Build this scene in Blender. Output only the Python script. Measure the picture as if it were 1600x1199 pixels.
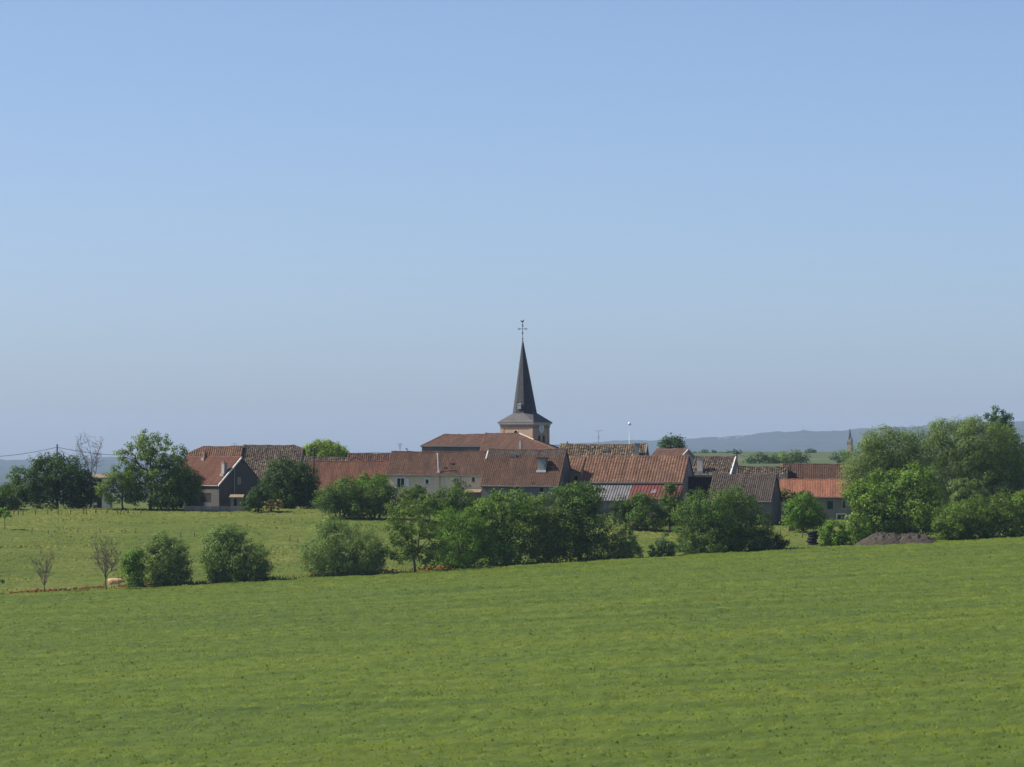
import bpy, math, random
import numpy as np
from mathutils import Vector, Matrix

for o in list(bpy.data.objects):
    bpy.data.objects.remove(o, do_unlink=True)
scene = bpy.context.scene
COL = scene.collection
R = math.radians

# ------------------------------------------------------------------ camera
F = 6515.0            # focal length in photograph pixels (1600 wide)
HOR = 715.0           # pixel row of the horizon
CAM = Vector((0, 0, 20.0))
PITCH = math.atan((HOR - 599.5) / F)
cd = bpy.data.cameras.new('camera')
cam = bpy.data.objects.new('camera', cd)
COL.objects.link(cam)
cam.location = CAM
cam.rotation_euler = (math.pi / 2 + PITCH, 0, 0)
cd.sensor_width = 36
cd.lens = 36 * F / 1600
cd.clip_start = 1
cd.clip_end = 60000
scene.camera = cam

# ------------------------------------------------------------------ light
SUN_EL = R(43)
SUN_B = R(4)          # how far behind the picture plane the sun stands, on the left
sun_dir = Vector((-math.cos(SUN_B) * math.cos(SUN_EL), math.sin(SUN_B) * math.cos(SUN_EL), math.sin(SUN_EL)))
world = bpy.data.worlds.new('World')
scene.world = world
world.use_nodes = True
wn = world.node_tree
bg = wn.nodes['Background']
sky = wn.nodes.new('ShaderNodeTexSky')
sky.sky_type = 'NISHITA'
sky.sun_disc = False
sky.sun_elevation = SUN_EL
sky.sun_rotation = R(270) + SUN_B
sky.altitude = 250
sky.air_density = 0.5
sky.dust_density = 1.38
sky.ozone_density = 3.0
bg.inputs['Strength'].default_value = 0.124
wn.links.new(sky.outputs[0], bg.inputs['Color'])
sd = bpy.data.lights.new('sun', 'SUN')
sd.energy = 5.0
sd.angle = R(0.55)
sd.color = (1.0, 0.93, 0.81)
so = bpy.data.objects.new('sun', sd)
COL.objects.link(so)
so.rotation_euler = sun_dir.to_track_quat('Z', 'Y').to_euler()
so.location = (-60, 500, 80)
vs = scene.view_settings
vs.view_transform = 'Standard'
vs.look = 'None'
vs.exposure = 0.40
vs.gamma = 1.0
vs.use_curve_mapping = False

# ------------------------------------------------------------------ projection and terrain
CT, ST = math.cos(PITCH), math.sin(PITCH)


def ray(x, y):
    rx, ry = (x - 800) / F, (599.5 - y) / F
    return Vector((rx, CT - ry * ST, ST + ry * CT))


def PX(x, y, Y):
    d = ray(x, y)
    return CAM + d * (Y / d.y)


def sstep(a, b, x):
    t = np.clip((np.asarray(x, float) - a) / (b - a), 0, 1)
    return t * t * (3 - 2 * t)


def edge_y(x):
    return 579.3 + 0.2803 * np.clip(x, -160, 160)


def field_z(x, y):
    return 0.7 + 0.049 * np.clip(x, -150, 150) + 0.0117 * (np.asarray(y, float) - 260)


def gz(x, y):
    x = np.asarray(x, float)
    y = np.asarray(y, float)
    ye = edge_y(x)
    ze = field_z(x, ye)
    zv = 11.9 - 1.7 * sstep(-5, 45, x)
    yv = 648.0
    s = np.clip((y - ye) / np.maximum(yv - ye, 5), 0, 1)
    s = 0.55 * s + 0.45 * (1 - (1 - s) ** 2)
    mid = ze + (zv - ze) * s + 0.18 * np.sin(x * 0.21 + y * 0.13) * np.sin(y * 0.17 - x * 0.07) * s * (1 - s) * 4
    q = x / np.maximum(y, 1)
    rt = sstep(-0.01, 0.045, q)
    far_l = zv + (3 - zv) * sstep(740, 1100, y) + (-45 - 3) * sstep(1500, 5000, y)
    far_r = zv + (18 - zv) * sstep(760, 1300, y) + 5.5 * sstep(1500, 2600, y) + (-6) * sstep(2700, 4200, y)
    far = far_l * (1 - rt) + far_r * rt
    z = np.where(y < ye, field_z(x, y), np.where(y < yv, mid, far))
    return z


def gzf(x, y):
    return float(gz(x, y))


def ground_hit(px, py, y0=None, y1=780.0):
    d = ray(px, py)
    Y = 470.0 if y0 is None else y0
    while Y < y1:
        p = CAM + d * (Y / d.y)
        if p.z <= gzf(p.x, p.y):
            return p
        Y += 0.5
    p = CAM + d * (y1 / d.y)
    return p


# ------------------------------------------------------------------ materials
def new_mat(name):
    m = bpy.data.materials.new(name)
    m.use_nodes = True
    nt = m.node_tree
    b = nt.nodes['Principled BSDF']
    b.inputs['Roughness'].default_value = 0.85
    b.inputs['Specular IOR Level'].default_value = 0.12
    return m, nt, b


def ramp(nt, stops):
    r = nt.nodes.new('ShaderNodeValToRGB')
    el = r.color_ramp.elements
    while len(el) > 1:
        el.remove(el[-1])
    el[0].position = stops[0][0]
    el[0].color = (*stops[0][1], 1)
    for p, c in stops[1:]:
        e = el.new(p)
        e.color = (*c, 1)
    return r


def coords(nt, scale=(1, 1, 1), rot=(0, 0, 0), which='Object'):
    t = nt.nodes.new('ShaderNodeTexCoord')
    mp = nt.nodes.new('ShaderNodeMapping')
    mp.inputs['Scale'].default_value = scale
    mp.inputs['Rotation'].default_value = rot
    nt.links.new(t.outputs[which], mp.inputs[0])
    return mp.outputs[0]


def noise(nt, vec, scale, detail=4, rough=0.55):
    n = nt.nodes.new('ShaderNodeTexNoise')
    n.inputs['Scale'].default_value = scale
    n.inputs['Detail'].default_value = detail
    n.inputs['Roughness'].default_value = rough
    nt.links.new(vec, n.inputs['Vector'])
    return n.outputs['Fac']


def mixc(nt, fac, a, b, mode='MIX'):
    m = nt.nodes.new('ShaderNodeMix')
    m.data_type = 'RGBA'
    m.blend_type = mode
    for k, v in ((0, fac), (6, a), (7, b)):
        if isinstance(v, (int, float)):
            m.inputs[k].default_value = v
        elif isinstance(v, tuple):
            m.inputs[k].default_value = (*v, 1)
        else:
            nt.links.new(v, m.inputs[k])
    return m.outputs[2]


def bump(nt, b, h, strength, dist):
    n = nt.nodes.new('ShaderNodeBump')
    n.inputs['Strength'].default_value = strength
    n.inputs['Distance'].default_value = dist
    nt.links.new(h, n.inputs['Height'])
    nt.links.new(n.outputs[0], b.inputs['Normal'])


def mat_plain(name, col, var=0.25, scale=1.5, rough=0.85, metal=0.0, bmp=0.0):
    m, nt, b = new_mat(name)
    v = coords(nt)
    n = noise(nt, v, scale, 5)
    c = ramp(nt, [(0.25, tuple(x * (1 - var) for x in col)), (0.75, tuple(min(1, x * (1 + var)) for x in col))])
    nt.links.new(n, c.inputs[0])
    nt.links.new(c.outputs[0], b.inputs['Base Color'])
    b.inputs['Roughness'].default_value = rough
    b.inputs['Metallic'].default_value = metal
    if bmp:
        bump(nt, b, noise(nt, v, scale * 6, 3), bmp, 0.05)
    return m


def mat_wall(name, c1, c2, stain=(0.10, 0.095, 0.085), st=0.5):
    """render with patches, streaked dirt with its own shape"""
    m, nt, b = new_mat(name)
    v = coords(nt)
    n1 = noise(nt, v, 0.35, 6, 0.65)
    c = ramp(nt, [(0.35, c1), (0.65, c2)])
    nt.links.new(n1, c.inputs[0])
    n2 = noise(nt, coords(nt, (1.2, 1.2, 0.25)), 0.8, 6, 0.7)
    r2 = ramp(nt, [(0.5, (0, 0, 0)), (0.8, (st, st, st))])
    nt.links.new(n2, r2.inputs[0])
    out = mixc(nt, r2.outputs[0], c.outputs[0], stain)
    nt.links.new(out, b.inputs['Base Color'])
    bump(nt, b, noise(nt, v, 5, 4), 0.35, 0.05)
    return m


def mat_tile(name, stops, patch=(0.13, 0.12, 0.09), pst=0.5, pscale=0.35, lo=0.52, hi=0.72):
    """per tile random colour (attribute rnd) plus lichen patches"""
    m, nt, b = new_mat(name)
    a = nt.nodes.new('ShaderNodeAttribute')
    a.attribute_name = 'rnd'
    c = ramp(nt, stops)
    nt.links.new(a.outputs['Fac'], c.inputs[0])
    v = coords(nt)
    n = noise(nt, v, pscale, 7, 0.68)
    r2 = ramp(nt, [(lo, (0, 0, 0)), (hi, (pst, pst, pst))])
    nt.links.new(n, r2.inputs[0])
    out = mixc(nt, r2.outputs[0], c.outputs[0], patch)
    n3 = noise(nt, coords(nt, (1.5, 0.3, 0.3)), 1.0, 4)
    r3 = ramp(nt, [(0.3, (0.72, 0.72, 0.72)), (0.7, (1.15, 1.12, 1.08))])
    nt.links.new(n3, r3.inputs[0])
    out = mixc(nt, 1.0, out, r3.outputs[0], 'MULTIPLY')
    nt.links.new(out, b.inputs['Base Color'])
    b.inputs['Roughness'].default_value = 0.8
    return m


def mat_leaf(name, stops, trans=0.3, tint=(1.25, 1.3, 0.5)):
    m, nt, b = new_mat(name)
    a = nt.nodes.new('ShaderNodeAttribute')
    a.attribute_name = 'rnd'
    c = ramp(nt, stops)
    nt.links.new(a.outputs['Fac'], c.inputs[0])
    nt.links.new(c.outputs[0], b.inputs['Base Color'])
    b.inputs['Roughness'].default_value = 0.6
    b.inputs['Specular IOR Level'].default_value = 0.15
    t = nt.nodes.new('ShaderNodeBsdfTranslucent')
    tc = mixc(nt, 1.0, c.outputs[0], tint, 'MULTIPLY')
    nt.links.new(tc, t.inputs['Color'])
    mx = nt.nodes.new('ShaderNodeMixShader')
    mx.inputs[0].default_value = trans
    nt.links.new(b.outputs[0], mx.inputs[1])
    nt.links.new(t.outputs[0], mx.inputs[2])
    nt.links.new(mx.outputs[0], nt.nodes['Material Output'].inputs['Surface'])
    return m


def g3(c, lo=0.55, hi=1.55):
    return [(0.0, tuple(x * lo for x in c)), (0.55, c), (1.0, (c[0] * hi * 1.08, c[1] * hi, c[2] * hi * 0.9))]


M = {}
M['tile_rust'] = mat_tile('tile_rust', [(0, (0.114, 0.053, 0.039)), (0.6, (0.141, 0.067, 0.048)), (1, (0.170, 0.084, 0.060))], pst=0.3)
M['tile_tan'] = mat_tile('tile_tan', [(0, (0.109, 0.059, 0.041)), (0.5, (0.179, 0.102, 0.071)), (1, (0.246, 0.159, 0.111))], pst=0.35)
M['tile_moss'] = mat_tile('tile_moss', [(0, (0.045, 0.036, 0.031)), (0.45, (0.103, 0.081, 0.064)), (0.8, (0.152, 0.123, 0.091)), (1, (0.220, 0.186, 0.133))], pst=0.5)
M['tile_yellow'] = mat_tile('tile_yellow', [(0, (0.053, 0.040, 0.032)), (0.45, (0.132, 0.100, 0.072)), (0.8, (0.211, 0.166, 0.106)), (1, (0.281, 0.232, 0.154))], pst=0.3)
M['tile_orange'] = mat_tile('tile_orange', [(0, (0.120, 0.059, 0.042)), (0.6, (0.165, 0.083, 0.056)), (1, (0.206, 0.110, 0.074))], patch=(0.090, 0.065, 0.053), pst=0.65, lo=0.5, hi=0.62)
M['tile_brown'] = mat_tile('tile_brown', [(0, (0.078, 0.047, 0.036)), (0.5, (0.110, 0.064, 0.046)), (1, (0.155, 0.095, 0.067))], patch=(0.081, 0.065, 0.051), pst=0.6, lo=0.48)
M['tile_dark'] = mat_tile('tile_dark', [(0, (0.052, 0.042, 0.037)), (0.5, (0.091, 0.074, 0.065)), (1, (0.140, 0.116, 0.099))], pst=0.3)
M['tile_church'] = mat_tile('tile_church', [(0, (0.138, 0.080, 0.062)), (0.6, (0.170, 0.101, 0.076)), (1, (0.204, 0.125, 0.096))], pst=0.4)
M['tile_bright'] = mat_tile('tile_bright', [(0, (0.274, 0.120, 0.074)), (0.6, (0.327, 0.149, 0.093)), (1, (0.383, 0.188, 0.120))], pst=0.15)
M['tile_barn'] = mat_tile('tile_barn', [(0, (0.142, 0.076, 0.053)), (0.5, (0.194, 0.110, 0.073)), (1, (0.273, 0.166, 0.106))], patch=(0.112, 0.074, 0.062), pst=0.6, lo=0.45, hi=0.65)
M['slate'] = mat_plain('slate', (0.062, 0.064, 0.073), 0.3, 2.5, 0.75)
M['slate_skirt'] = mat_plain('slate_skirt', (0.105, 0.102, 0.105), 0.3, 2.5, 0.7)
M['wall_cream'] = mat_wall('wall_cream', (0.62, 0.50, 0.37), (0.74, 0.61, 0.46), st=0.4)
M['wall_grey'] = mat_wall('wall_grey', (0.20, 0.20, 0.20), (0.27, 0.265, 0.255))
M['wall_light'] = mat_wall('wall_light', (0.36, 0.34, 0.32), (0.44, 0.42, 0.39))
M['wall_dark'] = mat_wall('wall_dark', (0.12, 0.115, 0.11), (0.19, 0.18, 0.17))
M['wall_shaded'] = mat_wall('wall_shaded', (0.06, 0.06, 0.062), (0.10, 0.098, 0.095))  # grey wall with tree shade put into its colour
M['wall_stone'] = mat_wall('wall_stone', (0.23, 0.205, 0.17), (0.33, 0.29, 0.24))
M['wall_tower'] = mat_wall('wall_tower', (0.38, 0.275, 0.195), (0.46, 0.335, 0.24), st=0.35)
M['trim_stone'] = mat_plain('trim_stone', (0.46, 0.41, 0.34), 0.2, 1.5)
M['trim_dark'] = mat_plain('trim_dark', (0.25, 0.20, 0.165), 0.2, 1.5)
M['white'] = mat_plain('white_paint', (0.72, 0.71, 0.68), 0.1, 1.0)
M['offwhite'] = mat_plain('off_white_paint', (0.55, 0.53, 0.49), 0.15, 1.0)
M['wood'] = mat_plain('weathered_wood', (0.10, 0.08, 0.06), 0.35, 3.0)
M['wood_dark'] = mat_plain('dark_timber', (0.035, 0.032, 0.03), 0.35, 2.0)
M['green_paint'] = mat_plain('green_shutter', (0.03, 0.06, 0.045), 0.2, 2.0)
M['metal'] = mat_plain('grey_metal', (0.28, 0.29, 0.30), 0.15, 3.0, 0.45, 0.6)
M['steel_white'] = mat_plain('pale_flue_metal', (0.62, 0.62, 0.62), 0.1, 3.0, 0.4, 0.2)
M['iron'] = mat_plain('dark_iron', (0.09, 0.095, 0.11), 0.2, 3.0, 0.5, 0.4)
M['brick'] = mat_plain('chimney_brick', (0.20, 0.10, 0.07), 0.3, 4.0)
M['concrete'] = mat_plain('grey_concrete', (0.27, 0.26, 0.25), 0.25, 2.0)
M['fibre'] = mat_plain('fibre_cement', (0.17, 0.165, 0.17), 0.3, 1.2)
M['red_sheet'] = mat_plain('red_sheet', (0.17, 0.060, 0.055), 0.2, 0.8, 0.5)
M['dark_void'] = mat_plain('dark_interior', (0.012, 0.012, 0.012), 0.2, 1.0)
M['rubber'] = mat_plain('black_rubber', (0.022, 0.022, 0.026), 0.3, 3.0, 0.7)
M['hide'] = mat_plain('cream_hide', (0.62, 0.40, 0.24), 0.15, 1.5)
M['bark'] = mat_plain('bark', (0.085, 0.068, 0.052), 0.4, 4.0, 0.95, bmp=0.5)
M['bark_pale'] = mat_plain('pale_bark', (0.12, 0.10, 0.08), 0.3, 4.0, 0.95)
M['poppy'] = mat_plain('poppy_red', (0.36, 0.055, 0.025), 0.3, 0.6, 0.7)
M['flower'] = mat_plain('pale_flower', (0.45, 0.45, 0.36), 0.2, 0.6, 0.7)
M['bulb'] = mat_plain('lamp_globe', (0.85, 0.86, 0.88), 0.03, 1.0, 0.25)
M['tan_sheet'] = mat_plain('tan_sheet', (0.26, 0.20, 0.13), 0.2, 1.0)

m, nt, b = new_mat('window_glass')
b.inputs['Base Color'].default_value = (0.02, 0.024, 0.028, 1)
b.inputs['Roughness'].default_value = 0.08
b.inputs['Specular IOR Level'].default_value = 0.5
nn = noise(nt, coords(nt), 1.3, 2)
bump(nt, b, nn, 0.15, 0.03)
M['glass'] = m

M['leaf_dark'] = mat_leaf('leaf_dark', g3((0.049, 0.099, 0.022)), 0.3)
M['leaf_mid'] = mat_leaf('leaf_mid', g3((0.085, 0.153, 0.028)), 0.35)
M['leaf_bright'] = mat_leaf('leaf_bright', g3((0.137, 0.229, 0.036)), 0.35)
M['leaf_fresh'] = mat_leaf('leaf_fresh', g3((0.110, 0.212, 0.026)), 0.35)
M['leaf_willow'] = mat_leaf('leaf_willow', g3((0.144, 0.218, 0.058)), 0.3)
M['leaf_grey'] = mat_leaf('leaf_grey', g3((0.137, 0.215, 0.058)), 0.3)
M['leaf_yellow'] = mat_leaf('leaf_yellow', g3((0.213, 0.313, 0.050)), 0.4)
M['leaf_olive'] = mat_leaf('leaf_olive', g3((0.107, 0.177, 0.030)), 0.35)
M['leaf_blue'] = mat_leaf('leaf_blue', g3((0.063, 0.124, 0.040)), 0.25)
M['leaf_dry'] = mat_leaf('leaf_dry', g3((0.293, 0.248, 0.100)), 0.25)

EDGE_ROT = math.atan(0.2803)


def mat_crop():
    m, nt, b = new_mat('crop_green')
    v1 = coords(nt, (0.28, 0.5, 0.3), (0, 0, -EDGE_ROT))
    n1 = noise(nt, v1, 0.10, 5, 0.6)            # broad bands along the drilling rows
    c1 = ramp(nt, [(0.32, (0.072, 0.110, 0.012)), (0.5, (0.081, 0.117, 0.010)), (0.68, (0.091, 0.123, 0.010))])
    nt.links.new(n1, c1.inputs[0])
    v2 = coords(nt, (0.9, 0.35, 0.9), (0, 0, -EDGE_ROT))
    n2 = noise(nt, v2, 0.8, 5, 0.65)
    c2 = ramp(nt, [(0.30, (0.84, 0.87, 0.90)), (0.50, (1.0, 1.0, 1.0)), (0.70, (1.12, 1.09, 1.04))])
    nt.links.new(n2, c2.inputs[0])
    out = mixc(nt, 1.0, c1.outputs[0], c2.outputs[0], 'MULTIPLY')
    n5 = noise(nt, coords(nt, (0.03, 0.55, 0.3), (0, 0, -EDGE_ROT)), 0.5, 4, 0.6)   # faint drill-row streaks
    c5 = ramp(nt, [(0.32, (0.68, 0.75, 0.84)), (0.6, (1.08, 1.06, 1.02))])
    nt.links.new(n5, c5.inputs[0])
    out = mixc(nt, 1.0, out, c5.outputs[0], 'MULTIPLY')
    a = nt.nodes.new('ShaderNodeAttribute')
    a.attribute_name = 'rnd'
    c3 = ramp(nt, [(0.0, (0.70, 0.76, 0.78)), (0.5, (1.0, 1.0, 1.0)), (1.0, (1.26, 1.20, 1.10))])
    nt.links.new(a.outputs['Fac'], c3.inputs[0])
    out = mixc(nt, 1.0, out, c3.outputs[0], 'MULTIPLY')
    nt.links.new(out, b.inputs['Base Color'])
    b.inputs['Roughness'].default_value = 0.7
    b.inputs['Specular IOR Level'].default_value = 0.15
    return m


def mat_meadow():
    m, nt, b = new_mat('meadow_green')
    v1 = coords(nt, (0.35, 0.8, 0.3), which='Object')
    n1 = noise(nt, v1, 0.12, 7, 0.66)
    c1 = ramp(nt, [(0.30, (0.060, 0.098, 0.018)), (0.5, (0.096, 0.130, 0.024)), (0.64, (0.130, 0.150, 0.034)), (0.80, (0.19, 0.16, 0.065))])
    nt.links.new(n1, c1.inputs[0])
    n2 = noise(nt, coords(nt, (0.6, 1, 1)), 1.1, 5, 0.7)
    c2 = ramp(nt, [(0.3, (0.66, 0.70, 0.70)), (0.7, (1.22, 1.16, 1.05))])
    nt.links.new(n2, c2.inputs[0])
    out = mixc(nt, 1.0, c1.outputs[0], c2.outputs[0], 'MULTIPLY')
    a = nt.nodes.new('ShaderNodeAttribute')
    a.attribute_name = 'rnd'
    c3 = ramp(nt, [(0.0, (0.62, 0.68, 0.66)), (0.5, (1, 1, 1)), (1.0, (1.32, 1.24, 1.12))])
    nt.links.new(a.outputs['Fac'], c3.inputs[0])
    out = mixc(nt, 1.0, out, c3.outputs[0], 'MULTIPLY')
    # far country beyond the village: a patchwork of fields
    vo = nt.nodes.new('ShaderNodeTexVoronoi')
    vo.inputs['Scale'].default_value = 0.004
    nt.links.new(coords(nt, (1, 0.5, 0)), vo.inputs['Vector'])
    c4 = ramp(nt, [(0.0, (0.05, 0.075, 0.03)), (0.4, (0.08, 0.105, 0.04)), (0.7, (0.115, 0.12, 0.06)), (1.0, (0.04, 0.065, 0.028))])
    nt.links.new(vo.outputs['Color'], c4.inputs[0])
    sx = nt.nodes.new('ShaderNodeSeparateXYZ')
    nt.links.new(coords(nt), sx.inputs[0])
    mr = nt.nodes.new('ShaderNodeMapRange')
    mr.inputs['From Min'].default_value = 800
    mr.inputs['From Max'].default_value = 1000
    nt.links.new(sx.outputs['Y'], mr.inputs['Value'])
    out = mixc(nt, mr.outputs[0], out, c4.outputs[0])
    nt.links.new(out, b.inputs['Base Color'])
    b.inputs['Specular IOR Level'].default_value = 0.15
    return m


M['crop'] = mat_crop()
M['meadow'] = mat_meadow()
M['hill'] = mat_plain('wooded_hill', (0.026, 0.042, 0.026), 0.4, 0.004, 0.95)
M['earth'] = mat_plain('purple_brown_earth', (0.066, 0.056, 0.045), 0.3, 0.9, 0.95, bmp=0.6)


# ------------------------------------------------------------------ mesh helpers
def link(name, me, mat, parent=None):
    o = bpy.data.objects.new(name, me)
    COL.objects.link(o)
    if mat is not None:
        me.materials.append(M[mat] if isinstance(mat, str) else mat)
    if parent is not None:
        o.parent = parent
    return o


def tag(o, label=None, cat=None, group=None, kind=None):
    if label:
        o['label'] = label
    if cat:
        o['category'] = cat
    if group:
        o['group'] = group
    if kind:
        o['kind'] = kind
    return o


def empty(name, loc, rz=0.0):
    o = bpy.data.objects.new(name, None)
    o.empty_display_size = 0.5
    COL.objects.link(o)
    o.location = loc
    o.rotation_euler = (0, 0, rz)
    return o


class MB:
    def __init__(s):
        s.v, s.f = [], []

    def poly(s, pts):
        i = len(s.v)
        s.v += [tuple(p) for p in pts]
        s.f.append(list(range(i, i + len(pts))))

    def box(s, x0, x1, y0, y1, z0, z1):
        i = len(s.v)
        s.v += [(x0, y0, z0), (x1, y0, z0), (x1, y1, z0), (x0, y1, z0), (x0, y0, z1), (x1, y0, z1), (x1, y1, z1), (x0, y1, z1)]
        s.f += [[i + k for k in q] for q in ((0, 3, 2, 1), (4, 5, 6, 7), (0, 1, 5, 4), (1, 2, 6, 5), (2, 3, 7, 6), (3, 0, 4, 7))]

    def tube(s, pts, rad, n=6, cap=True):
        pts = [Vector(p) for p in pts]
        if not isinstance(rad, (list, tuple)):
            rad = [rad] * len(pts)
        base = len(s.v)
        up = None
        for k, p in enumerate(pts):
            t = (pts[min(k + 1, len(pts) - 1)] - pts[max(k - 1, 0)])
            if t.length < 1e-9:
                t = Vector((0, 0, 1))
            t.normalize()
            if up is None:
                up = t.orthogonal().normalized()
            up = (up - t * up.dot(t))
            up = up.normalized() if up.length > 1e-6 else t.orthogonal().normalized()
            w = t.cross(up)
            for j in range(n):
                a = 2 * math.pi * j / n
                s.v.append(tuple(p + (up * math.cos(a) + w * math.sin(a)) * rad[k]))
        for k in range(len(pts) - 1):
            for j in range(n):
                a0 = base + k * n + j
                a1 = base + k * n + (j + 1) % n
                s.f.append([a0, a1, a1 + n, a0 + n])
        if cap:
            s.f.append([base + j for j in reversed(range(n))])
            e = base + (len(pts) - 1) * n
            s.f.append([e + j for j in range(n)])

    def disc(s, c, nrm, r, th, n=24, rx=None):
        """short cylinder along nrm"""
        c = Vector(c)
        nrm = Vector(nrm).normalized()
        s.tube([c, c + nrm * th], r, n)

    def build(s, name, mat, parent=None, smooth=False):
        me = bpy.data.meshes.new(name)
        me.from_pydata(s.v, [], s.f)
        if smooth:
            me.polygons.foreach_set('use_smooth', [True] * len(me.polygons))
        me.update()
        return link(name, me, mat, parent)


def np_mesh(name, verts, quads, rnd=None, smooth=False):
    """verts (N,3), faces (M,k) numpy"""
    me = bpy.data.meshes.new(name)
    k = quads.shape[1]
    me.vertices.add(len(verts))
    me.vertices.foreach_set('co', np.ascontiguousarray(verts, np.float32).ravel())
    me.loops.add(quads.size)
    me.loops.foreach_set('vertex_index', np.ascontiguousarray(quads, np.int32).ravel())
    me.polygons.add(len(quads))
    me.polygons.foreach_set('loop_start', np.arange(0, quads.size, k, dtype=np.int32))
    if smooth:
        me.polygons.foreach_set('use_smooth', np.ones(len(quads), bool))
    if rnd is not None:
        at = me.attributes.new('rnd', 'FLOAT', 'POINT')
        at.data.foreach_set('value', np.ascontiguousarray(rnd, np.float32))
    me.update(calc_edges=True)
    return me


def grid_mesh(name, X, Y, Z, smooth=True, rnd=None):
    nr, nc = X.shape
    v = np.stack([X, Y, Z], -1).reshape(-1, 3)
    i = np.arange(nr * nc).reshape(nr, nc)
    q = np.stack([i[:-1, :-1], i[:-1, 1:], i[1:, 1:], i[1:, :-1]], -1).reshape(-1, 4)
    if rnd is None:
        rnd = np.full(nr * nc, 0.5)
    return np_mesh(name, v, q, rnd, smooth)


def vnoise(x, y, seed=0):
    """cheap smooth value noise, vectorised"""
    xi, yi = np.floor(x).astype(np.int64), np.floor(y).astype(np.int64)
    fx, fy = x - xi, y - yi
    fx = fx * fx * (3 - 2 * fx)
    fy = fy * fy * (3 - 2 * fy)

    def h(a, b):
        n = (a * 374761393 + b * 668265263 + seed * 1274126177) & 0xffffffff
        n = ((n ^ (n >> 13)) * 1274126177) & 0xffffffff
        return ((n ^ (n >> 16)) & 0xffff) / 65535.0
    return (h(xi, yi) * (1 - fx) + h(xi + 1, yi) * fx) * (1 - fy) + (h(xi, yi + 1) * (1 - fx) + h(xi + 1, yi + 1) * fx) * fy


# ------------------------------------------------------------------ the ground
ys = np.concatenate([np.linspace(-200, 200, 9)[:-1], np.linspace(200, 540, 20)[:-1], np.linspace(540, 760, 150)[:-1],
                     np.geomspace(760, 20000, 74)])
us = np.linspace(-1, 1, 161)
Yg = np.repeat(ys[:, None], len(us), 1)
half = np.maximum(170, ys * 0.45)
half = np.where(ys < 760, 170 + 0 * ys, 170 + (ys - 760) * 0.45)
Xg = us[None, :] * half[:, None]
Zg = gz(Xg, Yg)
Zg = np.where(Yg < edge_y(Xg) - 2, Zg - 0.35, Zg)
ground = link('ground', grid_mesh('ground', Xg, Yg, Zg), 'meadow')
tag(ground, kind='structure')

# crop field: a raised sheet of standing crop with drill rows, tramlines and an edge
rng = np.random.default_rng(7)
ca, sa = math.cos(EDGE_ROT), math.sin(EDGE_ROT)


def crop_relief(p, q):
    """p along the rows, q across them"""
    z = 0.16 * (vnoise(p * 0.45, q * 0.6, 1) - 0.5) + 0.14 * (vnoise(p * 1.3, q * 1.3, 2) - 0.5) + 0.30 * (vnoise(p * 0.03, q * 0.09, 3) - 0.5)
    for c, w, d in ((-11.0, 0.9, 0.50), (-14.0, 0.9, 0.45), (-39.0, 1.0, 0.36), (-42.0, 1.0, 0.34), (-68, 1.1, 0.26), (-71, 1.1, 0.26)):
        cc = c + 0.5 * (vnoise(p * 0.05, p * 0 + c, 9) - 0.5)
        z = z - d * np.exp(-((q - cc) / w) ** 2) * (0.55 + 0.45 * vnoise(p * 0.15, p * 0 + 3.3, 5))
    return z


CROP_H = 0.62
pp = np.linspace(-100, 100, 500)
qq = np.concatenate([np.linspace(-430, -345, 40)[:-1], np.linspace(-345, 0, 430)])
P, Q = np.meshgrid(pp, qq)
P = P + 0.28 * Q * np.clip((Q + 0.0) / -330, 0, 1)
crng = np.random.default_rng(5)
Xc = P * ca - Q * sa
Yc = 579.3 + P * sa + Q * ca
Zc = field_z(Xc, Yc) + CROP_H + crop_relief(P, Q) + crng.normal(0, 0.05, P.shape) + 0.16 * (vnoise(P * 0.9, Q * 0.5, 81) - 0.5)
last = Q[-1]
wob = 0.5 * (vnoise(pp * 0.3, pp * 0, 4) - 0.5)
Xc[-1] += -wob * sa
Yc[-1] += wob * ca
Zc[-1] = field_z(Xc[-1], Yc[-1]) - 0.1
cr_rnd = np.clip(0.5 + crng.normal(0, 0.13, P.shape) + 0.3 * (vnoise(P * 0.7, Q * 0.22, 82) - 0.5), 0, 1)
crop = link('crop_field', grid_mesh('crop_field', Xc, Yc, Zc, rnd=cr_rnd.ravel()), 'crop')
tag(crop, kind='structure')


def tufts(n, x, y, z, h, w, rng, lean=0.25):
    """n little rounded leaf mounds, four-sided with a leaning tip"""
    V = np.empty((n, 5, 3))
    a0 = rng.uniform(0, math.pi, n)
    for k in range(4):
        r_ = w * 0.5 * rng.uniform(0.7, 1.2, n)
        V[:, k, 0] = x + r_ * np.cos(a0 + k * math.pi / 2)
        V[:, k, 1] = y + r_ * np.sin(a0 + k * math.pi / 2)
        V[:, k, 2] = z
    V[:, 4, 0] = x + rng.normal(0, lean, n) * h
    V[:, 4, 1] = y + rng.normal(0, lean, n) * h
    V[:, 4, 2] = z + h
    idx = (np.arange(n) * 5)[:, None]
    q = np.concatenate([idx + np.array([[k, (k + 1) % 4, 4]]) for k in range(4)])
    return V.reshape(-1, 3), q, np.repeat(rng.beta(2.2, 2.2, n), 5)


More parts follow.
